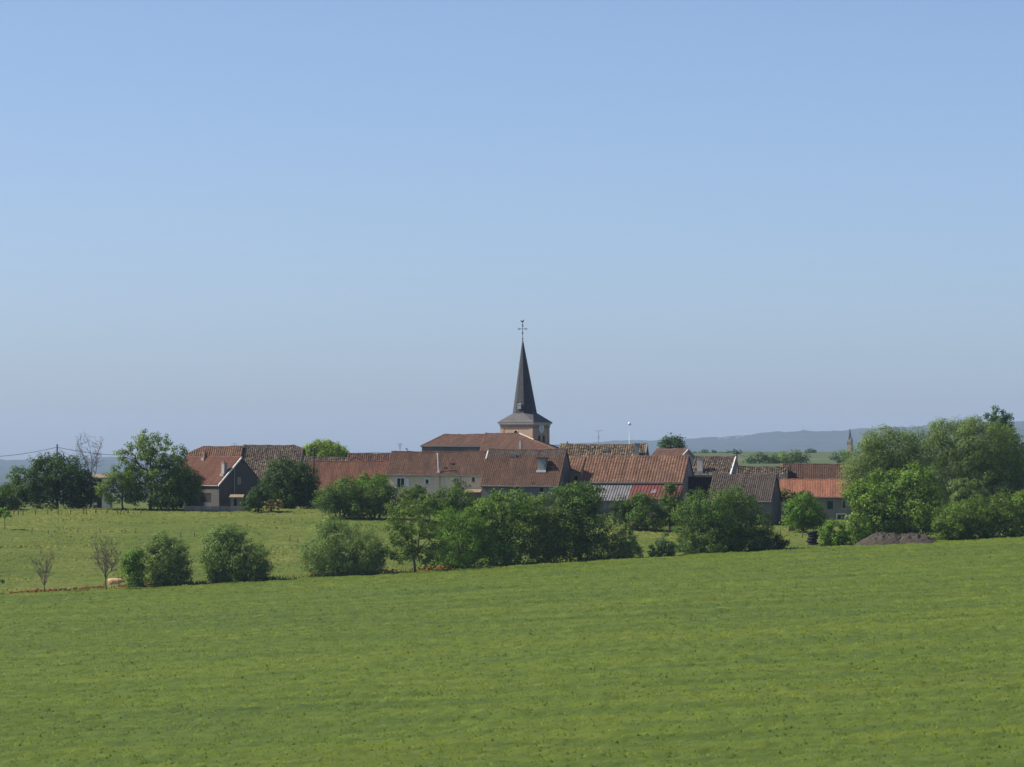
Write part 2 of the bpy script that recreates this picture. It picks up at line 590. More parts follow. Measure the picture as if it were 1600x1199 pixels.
n = 150000
u = rng.uniform(0, 1, n)
tq = -345 * u ** 1.15
tp = rng.uniform(-1, 1, n) * (52 + (tq + 330) * 0.16 + 8) + tq * 0.28
tx, ty = tp * ca - tq * sa, 579.3 + tp * sa + tq * ca
tz = field_z(tx, ty) + CROP_H + crop_relief(tp, tq) + 0.16 * (vnoise(tp * 0.9, tq * 0.5, 81) - 0.5) - 0.28
V, Fq, Rn = tufts(n, tx, ty, tz, rng.uniform(0.30, 0.44, n), rng.uniform(0.55, 1.0, n), rng, 0.25)
ct = link('crop_leaves', np_mesh('crop_leaves', V, Fq, Rn, True), 'crop')
tag(ct, 'short green leaf tips standing up all over the crop field', 'crop', kind='stuff')

n = 60000
mx = rng.uniform(-82, 86, n)
my = edge_y(mx) + 0.2 + rng.uniform(0, 1, n) ** 1.1 * 95
keep = my < 655
mx, my = mx[keep], my[keep]
tall = (vnoise(mx * 0.12, my * 0.3, 21) ** 2)
vx = rng.uniform(-82, 86, 9000)
vy = edge_y(vx) + np.abs(rng.normal(0, 1.0, 9000))
V2, F2, R2 = tufts(9000, vx, vy, gz(vx, vy) - 0.03, rng.uniform(0.3, 0.95, 9000) * (0.4 + 0.9 * vnoise(vx * 0.4, vy * 0, 71)), rng.uniform(0.25, 0.6, 9000), rng, 0.3)
V, Fq, Rn = tufts(len(mx), mx, my, gz(mx, my) - 0.03, (0.08 + 0.22 * tall) * rng.uniform(0.6, 1.2, len(mx)), rng.uniform(0.4, 0.9, len(mx)), rng, 0.4)
V, Fq, Rn = np.concatenate([V, V2]), np.concatenate([Fq, F2 + len(V)]), np.concatenate([Rn, np.clip(R2 + 0.25, 0, 1)])
mg = link('meadow_grass', np_mesh('meadow_grass', V, Fq, Rn, True), 'meadow')
tag(mg, 'tufts of meadow grass between the field edge and the village', 'grass', kind='stuff')

# far hills: wooded ridge with a rough tree-top outline
HILL_Y = 15000.0
rp = np.array([(-900, 722), (-300, 720), (0, 719), (60, 717), (200, 714), (400, 711), (550, 708), (700, 704), (830, 698), (950, 690), (1050, 686), (1120, 683),
               (1175, 679), (1215, 675), (1235, 674), (1290, 673.5), (1330, 671), (1375, 669), (1480, 662), (1600, 657), (1900, 650), (2500, 660)], float)
hp = np.linspace(-900, 2500, 700)
hy = np.interp(hp, rp[:, 0], rp[:, 1])
ridge_z = CAM.z + (HOR - hy) / F * HILL_Y
ridge_x = (hp - 800) / F * HILL_Y
tt = np.linspace(0, 1, 70)
Xh = np.repeat(ridge_x[None], 70, 0) * (0.62 + 0.38 * tt[:, None])
Yh = HILL_Y - 6000 * (1 - tt[:, None]) + 0 * Xh
prof = tt[:, None] ** 1.7
Zh = -38 + (ridge_z[None] + 38) * prof
rough = (vnoise(Xh * 0.02, Yh * 0.02, 31) - 0.5) * 7 + (vnoise(Xh * 0.006, Yh * 0.006, 32) - 0.5) * 14 * (1 - tt[:, None]) + (vnoise(Xh * 0.06, Yh * 0.06, 34) - 0.5) * 3
Zh = Zh + rough * np.minimum(1, tt[:, None] * 3)
back = np.stack([Xh[-1], Yh[-1] + 1500, np.full_like(Xh[-1], -50)], -1)
Xh = np.vstack([Xh, back[None, :, 0]])
Yh = np.vstack([Yh, back[None, :, 1]])
Zh = np.vstack([Zh, back[None, :, 2]])
hills = link('hills', grid_mesh('hills', Xh, Yh, Zh), 'hill')
tag(hills, kind='structure')


# ------------------------------------------------------------------ houses
def tile_mesh(name, L, w, h, ze, ul, ur, pitch, row, amp, sag, rng, flip=None, jit=0.012):
    """rounded clay tiles on the front slope: one joined mesh, colour number per tile"""
    S = math.hypot(w, h)
    nr = max(2, int(round(S / row)))
    ncl = max(2, int(round(L / pitch)))
    r_, c_ = np.meshgrid(np.arange(nr), np.arange(ncl), indexing='ij')
    r_, c_ = r_.ravel(), c_.ravel()
    s0, s1 = r_ / nr, np.minimum((r_ + 1.12) / nr, 1.0)
    sm = (r_ + 0.5) / nr
    uc = (c_ + 0.5) * L / ncl
    keep = (uc > ul(sm)) & (uc < ur(sm))
    s0, s1, uc = s0[keep], s1[keep], uc[keep]
    k = len(uc)
    p = L / ncl
    prof = [(-0.5, 0.0), (-0.22, amp), (0.16, amp), (0.42, 0.0)]
    N = np.array([0, -h / S, w / S])
    off = rng.normal(0, jit, k)
    V = np.zeros((k, 8, 3))
    for j, (du, dn) in enumerate(prof):
        for e, ss, lift in ((0, s0, 0.07), (1, s1, 0.035)):
            uu = uc + du * p
            nn_ = dn + lift + off
            V[:, j + 4 * e, 0] = uu
            V[:, j + 4 * e, 1] = ss * w + N[1] * nn_
            V[:, j + 4 * e, 2] = ze + ss * h + N[2] * nn_ + sag(uu, ss)
    idx = (np.arange(k) * 8)[:, None]
    q = np.concatenate([idx + np.array([[j, j + 1, j + 5, j + 4]]) for j in range(3)])
    rn = np.repeat(np.clip(rng.normal(0.5, 0.24 if jit > 0.03 else 0.14, k), 0, 1), 8)
    return np_mesh(name, V.reshape(-1, 3), q, rn)


class House:
    def __init__(s, name, label, el, Y, xr, a, yr, w, wall='wall_grey', tile='tile_rust', cat='house', group=None, pitch=0.3, row=0.36, amp=0.05,
                 hipL=0.0, hipR=0.0, hl0=0.0, hr0=0.0, sagA=0.12, over=0.3, openings=(), seed=1, verge=None, jit=0.012, wback=None, base=None, vergeL=None, verge_sides=(1, -1)):
        a = R(a)
        s.a, s.w = a, w
        s.rng = np.random.default_rng(seed)
        P0 = PX(el[0], el[1], Y)
        q = ray(xr, el[1])
        q = q.x / q.y
        s.L = L = (q * P0.y - P0.x) / (math.cos(a) + q * math.sin(a))
        Ry = P0.y + w * math.cos(a) - 0.5 * L * math.sin(a)
        s.h = h = PX(800, yr, Ry).z - P0.z
        gl = min(gzf(P0.x, P0.y), gzf(P0.x + L * math.cos(a), P0.y - L * math.sin(a))) if base is None else base
        s.root = empty(name, (P0.x, P0.y, gl), -a)
        tag(s.root, label, cat, group)
        s.mw = Matrix.Translation((P0.x, P0.y, gl)) @ Matrix.Rotation(-a, 4, 'Z')
        s.mi = s.mw.inverted()
        s.ze = ze = P0.z - gl
        s.ov = over
        ss_ = s.rng.uniform(0, 6)
        s.sag = lambda u, t: -sagA * np.sin(np.pi * np.clip(u / L, 0, 1)) * t + 0.035 * np.sin(u * 1.1 + ss_) * t + 0.02 * np.sin(u * 2.7 + ss_)
        s.ul = lambda t: np.where(t > hl0, hipL * (t - hl0) / (1 - hl0), 0.0) if hipL else np.zeros_like(np.asarray(t, float))
        s.ur = lambda t: L - (np.where(t > hr0, hipR * (t - hr0) / (1 - hr0), 0.0) if hipR else np.zeros_like(np.asarray(t, float)))
        # --- walls
        m = MB()
        o2 = 0.18
        u0, u1, v0, v1 = o2, L - o2, over, 2 * w - over
        zt = ze + over * h / w - 0.16
        ops = []
        for op in openings:
            c0, c1 = s.front(op[0], op[3]), s.front(op[2], op[1])
            ops.append((c0.x, c1.x, max(c0.z, 0.0), min(c1.z, zt - 0.05), op[4], op[5] if len(op) > 5 else {}))
        us_ = sorted({u0, u1, *[o[0] for o in ops], *[o[1] for o in ops]})
        zs_ = sorted({-1.0, zt, *[o[2] for o in ops], *[o[3] for o in ops]})
        for i in range(len(us_) - 1):
            for j in range(len(zs_) - 1):
                um, zm = (us_[i] + us_[i + 1]) / 2, (zs_[j] + zs_[j + 1]) / 2
                if any(o[0] < um < o[1] and o[2] < zm < o[3] for o in ops):
                    continue
                m.poly([(us_[i], v0, zs_[j]), (us_[i + 1], v0, zs_[j]), (us_[i + 1], v0, zs_[j + 1]), (us_[i], v0, zs_[j + 1])])
        for o in ops:
            a0, a1, b0, b1 = o[:4]
            d = 0.22
            for pr in (((a0, b0), (a1, b0)), ((a1, b0), (a1, b1)), ((a1, b1), (a0, b1)), ((a0, b1), (a0, b0))):
                (xa, za), (xb, zb) = pr
                m.poly([(xa, v0, za), (xb, v0, zb), (xb, v0 + d, zb), (xa, v0 + d, za)])
        for uu, hr, h0, sg in ((u0, hipL, hl0, 1), (u1, hipR, hr0, -1)):
            zr = ze + h - 0.16
            if hr:
                t0 = max(h0, 0.02)
                vt = t0 * w
                pts = [(uu, v0, -1), (uu, v0, zt), (uu, max(vt, v0), ze + max(vt, v0) * h / w - 0.16), (uu, 2 * w - max(vt, v0), ze + max(vt, v0) * h / w - 0.16), (uu, v1, zt), (uu, v1, -1)]
            else:
                pts = [(uu, v0, -1), (uu, v0, zt), (uu, w, zr), (uu, v1, zt), (uu, v1, -1)]
            if sg > 0:
                pts = pts[::-1]
            m.poly(pts)
        m.poly([(u1, v1, -1), (u0, v1, -1), (u0, v1, zt), (u1, v1, zt)])
        s.wall = m.build('wall', wall, s.root)
        for o in ops:
            s.opening(*o)
        # --- roof deck
        m = MB()
        T = 0.14
        ts = sorted({0.0, 0.25, 0.5, 0.75, 1.0, hl0, hr0})
        nseg = 14

        def P(u, t, side, d=0.0):
            v = t * w if side > 0 else 2 * w - t * w
            return (u, v, ze + t * h + float(s.sag(u, t)) - d)
        for side in (1, -1):
            for d in (0.0, T):
                for i in range(len(ts) - 1):
                    ta, tb = ts[i], ts[i + 1]
                    for k in range(nseg):
                        fa, fb = k / nseg, (k + 1) / nseg
                        la, lb, ra, rb = float(s.ul(ta)), float(s.ul(tb)), float(s.ur(ta)), float(s.ur(tb))
                        pts = [P(la + (ra - la) * fa, ta, side, d), P(la + (ra - la) * fb, ta, side, d), P(lb + (rb - lb) * fb, tb, side, d), P(lb + (rb - lb) * fa, tb, side, d)]
                        m.poly(pts if (side > 0) == (d == 0) else pts[::-1])
            for k in range(nseg):
                fa, fb = k / nseg, (k + 1) / nseg
                m.poly([P(L * fa, 0, side), P(L * fb, 0, side), P(L * fb, 0, side, T), P(L * fa, 0, side, T)])
            for bf in (s.ul, s.ur):
                for i in range(len(ts) - 1):
                    ta, tb = ts[i], ts[i + 1]
                    m.poly([P(float(bf(ta)), ta, side), P(float(bf(tb)), tb, side), P(float(bf(tb)), tb, side, T), P(float(bf(ta)), ta, side, T)])
        for hr, h0, bf in ((hipL, hl0, s.ul), (hipR, hr0, s.ur)):
            if hr:
                m.poly([P(float(bf(h0)), h0, 1), P(float(bf(1.0)), 1.0, 1), P(float(bf(h0)), h0, -1)])
        s.roof = m.build('roof', tile, s.root)
        at = s.roof.data.attributes.new('rnd', 'FLOAT', 'POINT')
        at.data.foreach_set('value', [0.5] * len(s.roof.data.vertices))
        s.T = tile
        tm = tile_mesh('roof_tiles', L, w, h, ze, s.ul, s.ur, pitch, row, amp, s.sag, s.rng, jit=jit)
        s.tiles = link('roof_tiles', tm, tile, s.roof)
        tag(s.tiles, kind='stuff')
        # --- ridge caps
        m = MB()
        x0, x1 = float(s.ul(1.0)), float(s.ur(1.0))
        k = max(3, int((x1 - x0) / 0.45))
        for i in range(k):
            xa, xb = x0 + (x1 - x0) * i / k, x0 + (x1 - x0) * (i + 1.06) / k
            za, zb = ze + h + float(s.sag(xa, 1)), ze + h + float(s.sag(xb, 1))
            ja = s.rng.normal(0, 0.015)
            i0 = len(m.v)
            for xx, zz, rr in ((xa, za, 0.17), (xb, zb, 0.145)):
                for an in (-100, -40, 0, 40, 100):
                    m.v.append((xx, w + rr * math.sin(R(an)), zz + 0.03 + ja + rr * math.cos(R(an)) * 0.9))
            for j in range(4):
                m.f.append([i0 + j, i0 + j + 1, i0 + j + 6, i0 + j + 5])
        for hr, h0, bf in ((hipL, hl0, s.ul), (hipR, hr0, s.ur)):
            if hr:
                for sd_ in (1, -1):
                    pa, pb = P(float(bf(h0)), h0, sd_), P(float(bf(1.0)), 1.0, sd_)
                    m.tube([Vector(pa) + Vector((0, 0, 0.03)), Vector(pb) + Vector((0, 0, 0.03))], 0.12, 6)
        rc = m.build('ridge_tiles', tile, s.roof)
        at = rc.data.attributes.new('rnd', 'FLOAT', 'POINT')
        at.data.foreach_set('value', np.clip(np.repeat(s.rng.normal(0.6, 0.2, len(rc.data.vertices) // 5 + 1), 5)[:len(rc.data.vertices)], 0, 1))
        # --- eaves gutter and verge boards
        m = MB()
        m.tube([(float(s.ul(0)) + 0.05, -0.06, ze - 0.02), (L / 2, -0.06, ze - 0.05), (L - 0.05, -0.06, ze - 0.07)], 0.07, 6)
        m.build('gutter', 'metal', s.root)
        for mat_, bf, sg in ((verge, s.ur, 1), (vergeL, s.ul, -1)):
            if mat_:
                for side in verge_sides:
                    m = MB()
                    t1 = 1.0
                    pa, pb = Vector(P(float(bf(0)), 0, side)), Vector(P(float(bf(t1)), t1, side))
                    e = Vector((0.10 * sg, 0, 0))
                    up, dn = Vector((0, 0, 0.12)), Vector((0, 0, -0.16))
                    z = Vector((-0.22 * sg, 0, 0))
                    c = [pa + dn + e, pb + dn + e, pb + up + e, pa + up + e]
                    d_ = [p + z for p in c]
                    m.poly(c)
                    m.poly(d_[::-1])
                    for i in range(4):
                        m.poly([c[i], d_[i], d_[(i + 1) % 4], c[(i + 1) % 4]])
                    m.build('verge_board', mat_, s.roof)

    # rays in the house's own frame
    def _ray(s, px, py):
        o = s.mi @ CAM
        d = s.mi.to_3x3() @ ray(px, py)
        return o, d

    def front(s, px, py, v=None):
        o, d = s._ray(px, py)
        v = s.ov if v is None else v
        return o + d * ((v - o.y) / d.y)

    def on_roof(s, px, py):
        o, d = s._ray(px, py)
        k = s.h / s.w
        t = (s.ze + k * o.y - o.z) / (d.z - k * d.y)
        return o + d * t

    def right(s, px, py):
        o, d = s._ray(px, py)
        t = (s.L - 0.18 - o.x) / d.x
        return o + d * t

    def opening(s, a0, a1, b0, b1, kind, opt):
        v = s.ov + 0.14
        t = 0.07
        if kind == 'door':
            m = MB()
            m.box(a0, a1, v, v + 0.05, b0, b1)
            d = m.build('door', opt.get('mat', 'wood_dark'), s.root)
            m = MB()
            k = max(2, int((a1 - a0) / 0.35))
            for i in range(k):
                x = a0 + (a1 - a0) * i / k
                m.box(x + 0.02, x + (a1 - a0) / k - 0.02, v - 0.025, v - 0.002, b0 + 0.02, b1 - 0.02)
            m.build('door_boards', opt.get('mat', 'wood_dark'), d)
            return
        m = MB()
        m.box(a0, a0 + t, v - 0.03, v + 0.05, b0, b1)
        m.box(a1 - t, a1, v - 0.03, v + 0.05, b0, b1)
        m.box(a0 + t, a1 - t, v - 0.03, v + 0.05, b0, b0 + t)
        m.box(a0 + t, a1 - t, v - 0.03, v + 0.05, b1 - t, b1)
        if a1 - a0 > 0.7:
            xm = (a0 + a1) / 2
            m.box(xm - 0.035, xm + 0.035, v - 0.027, v + 0.047, b0 + t, b1 - t)
        w_ = m.build('window', opt.get('frame', 'offwhite'), s.root)
        m = MB()
        m.box(a0 + t, a1 - t, v + 0.012, v + 0.03, b0 + t, b1 - t)
        m.build('pane', opt.get('pane', 'glass'), w_)
        m = MB()
        m.box(a0 - 0.12, a1 + 0.12, s.ov - 0.09, s.ov + 0.13, b0 - 0.12, b0 - 0.003)
        m.build('sill', opt.get('trim', 'trim_stone'), w_)
        if opt.get('surround'):
            m = MB()
            e = 0.17
            y0, y1 = s.ov - 0.035, s.ov + 0.1
            m.box(a0 - e, a0 - 0.002, y0, y1, b0, b1)
            m.box(a1 + 0.002, a1 + e, y0, y1, b0, b1)
            m.box(a0 - e, a1 + e, y0, y1, b1 + 0.002, b1 + e)
            m.build('surround', opt['surround'], w_)

    def chimney(s, px, py, wd, dp, ht, mat='brick', pots=1, cap='concrete'):
        p = s.on_roof(px, py)
        m = MB()
        x, y, z = p
        m.box(x - wd / 2, x + wd / 2, y - dp / 2, y + dp / 2, z - 0.7, z + ht)
        c = m.build('chimney', mat, s.root)
        m = MB()
        m.box(x - wd / 2 - 0.07, x + wd / 2 + 0.07, y - dp / 2 - 0.07, y + dp / 2 + 0.07, z + ht + 0.002, z + ht + 0.12)
        m.build('chimney_cap', cap, c)
        m = MB()
        m.box(x - wd / 2 - 0.1, x + wd / 2 + 0.1, y - dp / 2 - 0.25, y + dp / 2 + 0.1, z - 0.35, z + 0.1)
        m.build('flashing', 'concrete', c)
        for i in range(pots):
            m = MB()
            xx = x + (i - (pots - 1) / 2) * 0.4
            m.tube([(xx, y, z + ht + 0.1), (xx, y, z + ht + 0.45)], [0.13, 0.10], 8)
            m.build('chimney_pot', 'brick', c)
        return c

    def part(s, name, mat, fn, parent=None, smooth=False):
        m = MB()
        fn(m)
        return m.build(name, mat, s.root if parent is None else parent, smooth)


# A: grey gabled house with rust roof, at the left end
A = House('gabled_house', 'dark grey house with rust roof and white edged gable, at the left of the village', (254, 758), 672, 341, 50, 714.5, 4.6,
          'wall_shaded', 'tile_rust', pitch=0.24, row=0.3, amp=0.03, sagA=0.05, verge='white', verge_sides=(1,), seed=3,
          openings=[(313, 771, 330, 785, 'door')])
A.chimney(350.5, 741, 0.75, 0.6, 1.7, 'concrete', 1)
A.chimney(320, 716.5, 0.55, 0.5, 0.8, 'brick', 1)


def gable_win(hs, px0, py0, px1, py1, frame='offwhite', pane='glass'):
    p0, p1 = hs.right(px0, py1), hs.right(px1, py0)
    x = hs.L - 0.18
    ya, yb, za, zb = p0.y, p1.y, p0.z, p1.z
    t = 0.08
    m = MB()
    m.box(x - 0.05, x + 0.06, ya, ya + t, za, zb)
    m.box(x - 0.05, x + 0.06, yb - t, yb, za, zb)
    m.box(x - 0.05, x + 0.06, ya + t, yb - t, za, za + t)
    m.box(x - 0.05, x + 0.06, ya + t, yb - t, zb - t, zb)
    w_ = m.build('window', frame, hs.root)
    m = MB()
    m.box(x - 0.04, x + 0.02, ya + t, yb - t, za + t, zb - t)
    m.build('pane', pane, w_)


gable_win(A, 371, 746, 376, 757, 'wall_light', 'wall_grey')
p0, p1 = A.right(365.5, 731), A.right(365.8, 773)
A.part('downpipe', 'metal', lambda m: m.tube([(A.L - 0.1, p0.y, p0.z), (A.L - 0.1, p1.y, p1.z)], 0.06, 6))

# B: two old terraced farmhouses behind it
B1 = House('farmhouse', 'old farmhouse with orange tan tiles and hipped left end, behind the grey gabled house', (283, 752), 694, 371, 5, 698, 6.6,
           'wall_stone', 'tile_tan', pitch=0.36, row=0.4, amp=0.07, hipL=2.6, hl0=0.78, sagA=0.1, seed=5, jit=0.02)
B2 = House('farmhouse', 'old farmhouse with mottled grey brown tiles and clipped gable, behind walnut tree', (371.5, 749), 694, 467, 5, 696, 6.6,
           'wall_dark', 'tile_moss', pitch=0.34, row=0.4, amp=0.07, hipR=1.7, hr0=0.86, sagA=0.12, seed=6, jit=0.035, vergeL='concrete')
B2.chimney(373.5, 709, 0.7, 0.6, 0.25, 'brick', 2)

# C: long orange roofed house left of the cream house, and the roof behind it
D = House('farmhouse', 'long low house with dark mossy ridge, only its roof top showing above orange roof', (470, 742), 690, 622, 4, 714, 5.5,
          'wall_stone', 'tile_moss', pitch=0.36, row=0.4, amp=0.07, sagA=0.25, seed=8, jit=0.04)
D2 = House('farmhouse', 'small mossy roofed house behind the left end of the cream house roof', (540, 736), 684, 612, 3, 709.5, 4.0,
           'wall_stone', 'tile_brown', pitch=0.36, row=0.4, amp=0.07, sagA=0.05, seed=28, jit=0.04)
C = House('orange_roof_house', 'long house with plain orange brown roof, between walnut tree and cream house', (478, 766), 668, 606, 3, 721, 6.0,
          'wall_stone', 'tile_orange', pitch=0.26, row=0.32, amp=0.03, sagA=0.1, seed=9)
# E: cream house
E = House('cream_house', 'cream rendered house with brown red roof and tall pale flue pipe', (602, 742.5), 656, 754, 9, 706.5, 5.2,
          'wall_cream', 'tile_brown', pitch=0.3, row=0.36, amp=0.028, sagA=0.07, seed=10,
          openings=[(620, 747, 632, 762.5, 'window', {'frame': 'white', 'surround': 'white'}),
                    (664.6, 749, 670, 756.5, 'window', {'surround': 'white'}),
                    (709.5, 747, 717, 754.5, 'window', {'surround': 'white'}),
                    (736.7, 745.5, 742.2, 753.5, 'window', {'surround': 'white'})])
for i, (px, py) in enumerate(((634.4, 755),)):
    c0 = E.front(632.6, 762), E.front(637.2, 748)
    E.part('shutter', 'white', lambda m: m.box(c0[0].x + 0.2, c0[1].x + 0.2, E.ov - 0.09, E.ov - 0.04, c0[0].z, c0[1].z))
pr = E.on_roof(685.5, 737.5)
pt = E.front(684.0, 711, pr.y - 0.1)
fl = E.part('flue_pipe', 'steel_white', lambda m: m.tube([(pr.x, pr.y - 0.1, pr.z - 0.3), (pt.x, pt.y, pt.z)], 0.1, 8))
E.part('flue_cowl', 'steel_white', lambda m: m.tube([(pt.x, pt.y, pt.z), (pt.x, pt.y, pt.z + 0.25)], [0.16, 0.12], 8), fl)
E.part('flue_flashing', 'white', lambda m: m.box(pr.x - 0.22, pr.x + 0.22, pr.y - 0.35, pr.y + 0.15, pr.z - 0.15, pr.z + 0.12), fl)
for px, y1 in ((687, 769), (719, 768)):
    a_, b_ = E.front(px, 743.5, 0.2), E.front(px, y1, 0.2)
    E.part('downpipe', 'concrete', lambda m: m.tube([(a_.x, 0.22, a_.z), (b_.x, 0.22, b_.z)], 0.05, 6))
for px, py in ((707, 726), (696, 732)):
    q = E.on_roof(px, py)
    E.part('roof_vent', 'tile_church', lambda m: m.box(q.x - 0.2, q.x + 0.2, q.y - 0.2, q.y + 0.15, q.z - 0.1, q.z + 0.22), E.roof)
# lean-to woodshed against the right end of the cream house
q0, q1 = E.front(728, 790, -1.6), E.front(749, 766, -1.6)
ls = empty('woodshed', E.mw @ Vector((q0.x, -1.6, 0)), -E.a)
tag(ls, 'low dark lean-to woodshed against the right end of the cream house', 'shed')
wd_ = q1.x - q0.x
m = MB(); m.box(0, wd_, 0, 1.5, -0.5, q1.z - 0.25); m.build('wall', 'wall_dark', ls)
m = MB(); m.poly([(-0.2, -0.3, q1.z - 0.3), (wd_ + 0.2, -0.3, q1.z - 0.3), (wd_ + 0.2, 1.6, q1.z + 0.15), (-0.2, 1.6, q1.z + 0.15)])
m.poly([(-0.2, -0.3, q1.z - 0.4), (-0.2, 1.6, q1.z + 0.05), (wd_ + 0.2, 1.6, q1.z + 0.05), (wd_ + 0.2, -0.3, q1.z - 0.4)])
m.poly([(-0.2, -0.3, q1.z - 0.3), (-0.2, -0.3, q1.z - 0.4), (wd_ + 0.2, -0.3, q1.z - 0.4), (wd_ + 0.2, -0.3, q1.z - 0.3)])
m.build('roof', 'tan_sheet', ls)

# G: brown roofed barn house in the centre
G = House('barn_house', 'barn house with dull brown roof, big dormer and dark grey wall, village centre', (750, 759.5), 648, 873.5, 12, 702.5, 6.4,
          'wall_dark', 'tile_brown', pitch=0.3, row=0.36, amp=0.04, sagA=0.14, seed=12, 
          openings=[(804.5, 759.5, 812, 768.5, 'window', {'frame': 'wood', 'pane': 'dark_void'}),
                    (843, 762, 849, 769, 'window', {'frame': 'wood', 'pane': 'dark_void'})])
# the top courses of this roof are older, greyer tiles
G.tiles.data.materials.append(M['tile_dark'])
for p in G.tiles.data.polygons:
    if p.center.z > G.ze + 0.80 * G.h + 0.1:
        p.material_index = 1
# roof dormer block with its own little cap
q = G.on_roof(846.5, 737)
dm = G.part('dormer', 'concrete', lambda m: m.box(q.x - 0.62, q.x + 0.62, q.y - 0.1, q.y + 1.5, q.z - 0.5, q.z + 2.0))
G.part('dormer_roof', 'tile_dark', lambda m: m.box(q.x - 0.8, q.x + 0.75, q.y - 0.3, q.y + 1.7, q.z + 2.003, q.z + 2.16), dm)
G.part('dormer_sill', 'white', lambda m: m.box(q.x - 0.8, q.x + 0.7, q.y - 0.32, q.y - 0.103, q.z - 0.12, q.z + 0.22), dm)
G.part('shutter', 'metal', lambda m: m.box(q.x - 0.38, q.x + 0.4, q.y - 0.15, q.y - 0.102, q.z + 0.35, q.z + 1.8), dm)
k9 = [G.on_roof(764, 706), G.on_roof(760.5, 718)]
G.part('verge_board', 'white', lambda m: m.tube([k9[0] + Vector((-0.1, 0, 0.1)), k9[1] + Vector((-0.1, 0, 0.1))], 0.11, 5), G.roof)
for px, py in ((863, 731), (793, 757), (833, 756)):
    k = G.on_roof(px, py)
    G.part('loose_tile', 'tile_bright', lambda m: m.box(k.x - 0.3, k.x + 0.3, k.y - 0.15, k.y + 0.15, k.z + 0.03, k.z + 0.2), G.roof)
k0 = G.on_roof(802, 713)
G.part('skylight', 'fibre', lambda m: m.box(k0.x - 0.55, k0.x + 0.55, k0.y - 0.3, k0.y + 0.3, k0.z - 0.12, k0.z + 0.28), G.roof)

# H: mottled yellow roof behind
Hh = House('farmhouse', 'house with mottled yellow brown tiles and grey end chimney, behind the orange barn', (868, 732), 684, 1005, 8, 694.5, 5.6,
           'wall_stone', 'tile_yellow', pitch=0.38, row=0.42, amp=0.08, sagA=0.12, seed=13, jit=0.035, verge='concrete',)
Hh.chimney(995, 712, 0.75, 0.7, 1.9, 'concrete', 0)
k1 = Hh.on_roof(947, 705)
sk = Hh.part('skylight', 'metal', lambda m: m.box(k1.x - 0.55, k1.x + 0.55, k1.y - 0.5, k1.y + 0.5, k1.z - 0.1, k1.z + 0.25), Hh.roof)
k2 = Hh.on_roof(926, 700)
Hh.part('roof_vent', 'white', lambda m: m.box(k2.x - 0.2, k2.x + 0.2, k2.y - 0.2, k2.y + 0.2, k2.z, k2.z + 0.3), Hh.roof)

# I: the big orange barn with lean-tos
I = House('orange_barn', 'big barn with ribbed orange tile roof and red and grey lean-tos', (907, 754.5), 650, 1068, 12, 712.5, 5.8,
          'wall_stone', 'tile_barn', cat='barn', pitch=0.45, row=0.42, amp=0.075, sagA=0.12, seed=14, jit=0.012)


def lean_to(hs, px0, px1, drop, run, mat, pitch, name, amp, off=0.0):
    a0, a1 = hs.front(px0, 752, 0.2).x, hs.front(px1, 752, 0.2).x
    nc = int((a1 - a0) / pitch)
    V, Fc = [], []
    prof = [(-0.5, 0), (-0.2, 0), (-0.1, amp), (0.1, amp), (0.2, 0), (0.5, 0)] if name == 'red_lean_to_roof' else [(-0.5, 0), (-0.25, amp), (0, amp * 1.2), (0.25, amp), (0.5, 0)]
    z1 = hs.ze - 0.22 - off
    rows = 6
    pt = (a1 - a0) / nc
    m = MB()
    for c in range(nc):
        for r in range(rows):
            i0 = len(m.v)
            for e in (r, r + 1.03):
                t = e / rows
                lift = 0.02 if e == r else 0.0
                for du, dn in prof:
                    m.v.append((a0 + (c + 0.5 + du) * pt, 0.25 - t * run, z1 - t * drop + dn + lift))
            kk = len(prof)
            for j in range(kk - 1):
                m.f.append([i0 + j + 1, i0 + j, i0 + kk + j, i0 + kk + j + 1])
    rf = m.build(name, mat, hs.root)
    m = MB()
    m.box(a0 + 0.2, a1 - 0.2, -run + 0.5, -run + 0.7, -1.0, z1 - drop + 0.02)
    m.poly([(a0 + 0.2, -run + 0.5, -1), (a0 + 0.2, 0.2, -1), (a0 + 0.2, 0.2, z1 - 0.15), (a0 + 0.2, -run + 0.5, z1 - drop)])
    m.poly([(a1 - 0.2, -run + 0.5, -1), (a1 - 0.2, -run + 0.5, z1 - drop), (a1 - 0.2, 0.2, z1 - 0.15), (a1 - 0.2, 0.2, -1)])
    m.build('lean_to_wall', 'wall_dark', hs.root)
    return rf, a0, a1, z1


rf, a0, a1, z1 = lean_to(I, 990, 1067.5, 2.3, 4.6, 'red_sheet', 0.5, 'red_lean_to_roof', 0.09)
sp = I.front(1022, 761, -2.0)
I.part('roof_light', 'fibre', lambda m: m.poly([(sp.x - 0.4, -2.7, z1 - 2.7 / 4.6 * 2.3 + 0.02), (sp.x + 0.4, -2.7, z1 - 2.7 / 4.6 * 2.3 + 0.02), (sp.x + 0.4, -1.3, z1 - 1.3 / 4.6 * 2.3 + 0.02 - 0.12), (sp.x - 0.4, -1.3, z1 - 1.3 / 4.6 * 2.3 - 0.1)]), rf)
lean_to(I, 922, 989.5, 2.5, 4.6, 'fibre', 0.42, 'grey_lean_to_roof', 0.10, 0.1)
# annex joining barn and barn house
AN = House('annex', 'narrow annex with orange tiles squeezed between brown barn house and orange barn', (884, 736.5), 654.5, 909, 12, 715, 3.6,
           'wall_stone', 'tile_barn', pitch=0.45, row=0.42, amp=0.075, sagA=0.0, seed=15,
           openings=[(897.5, 744, 902.5, 750.5, 'window', {'frame': 'wood', 'pane': 'dark_void'})])

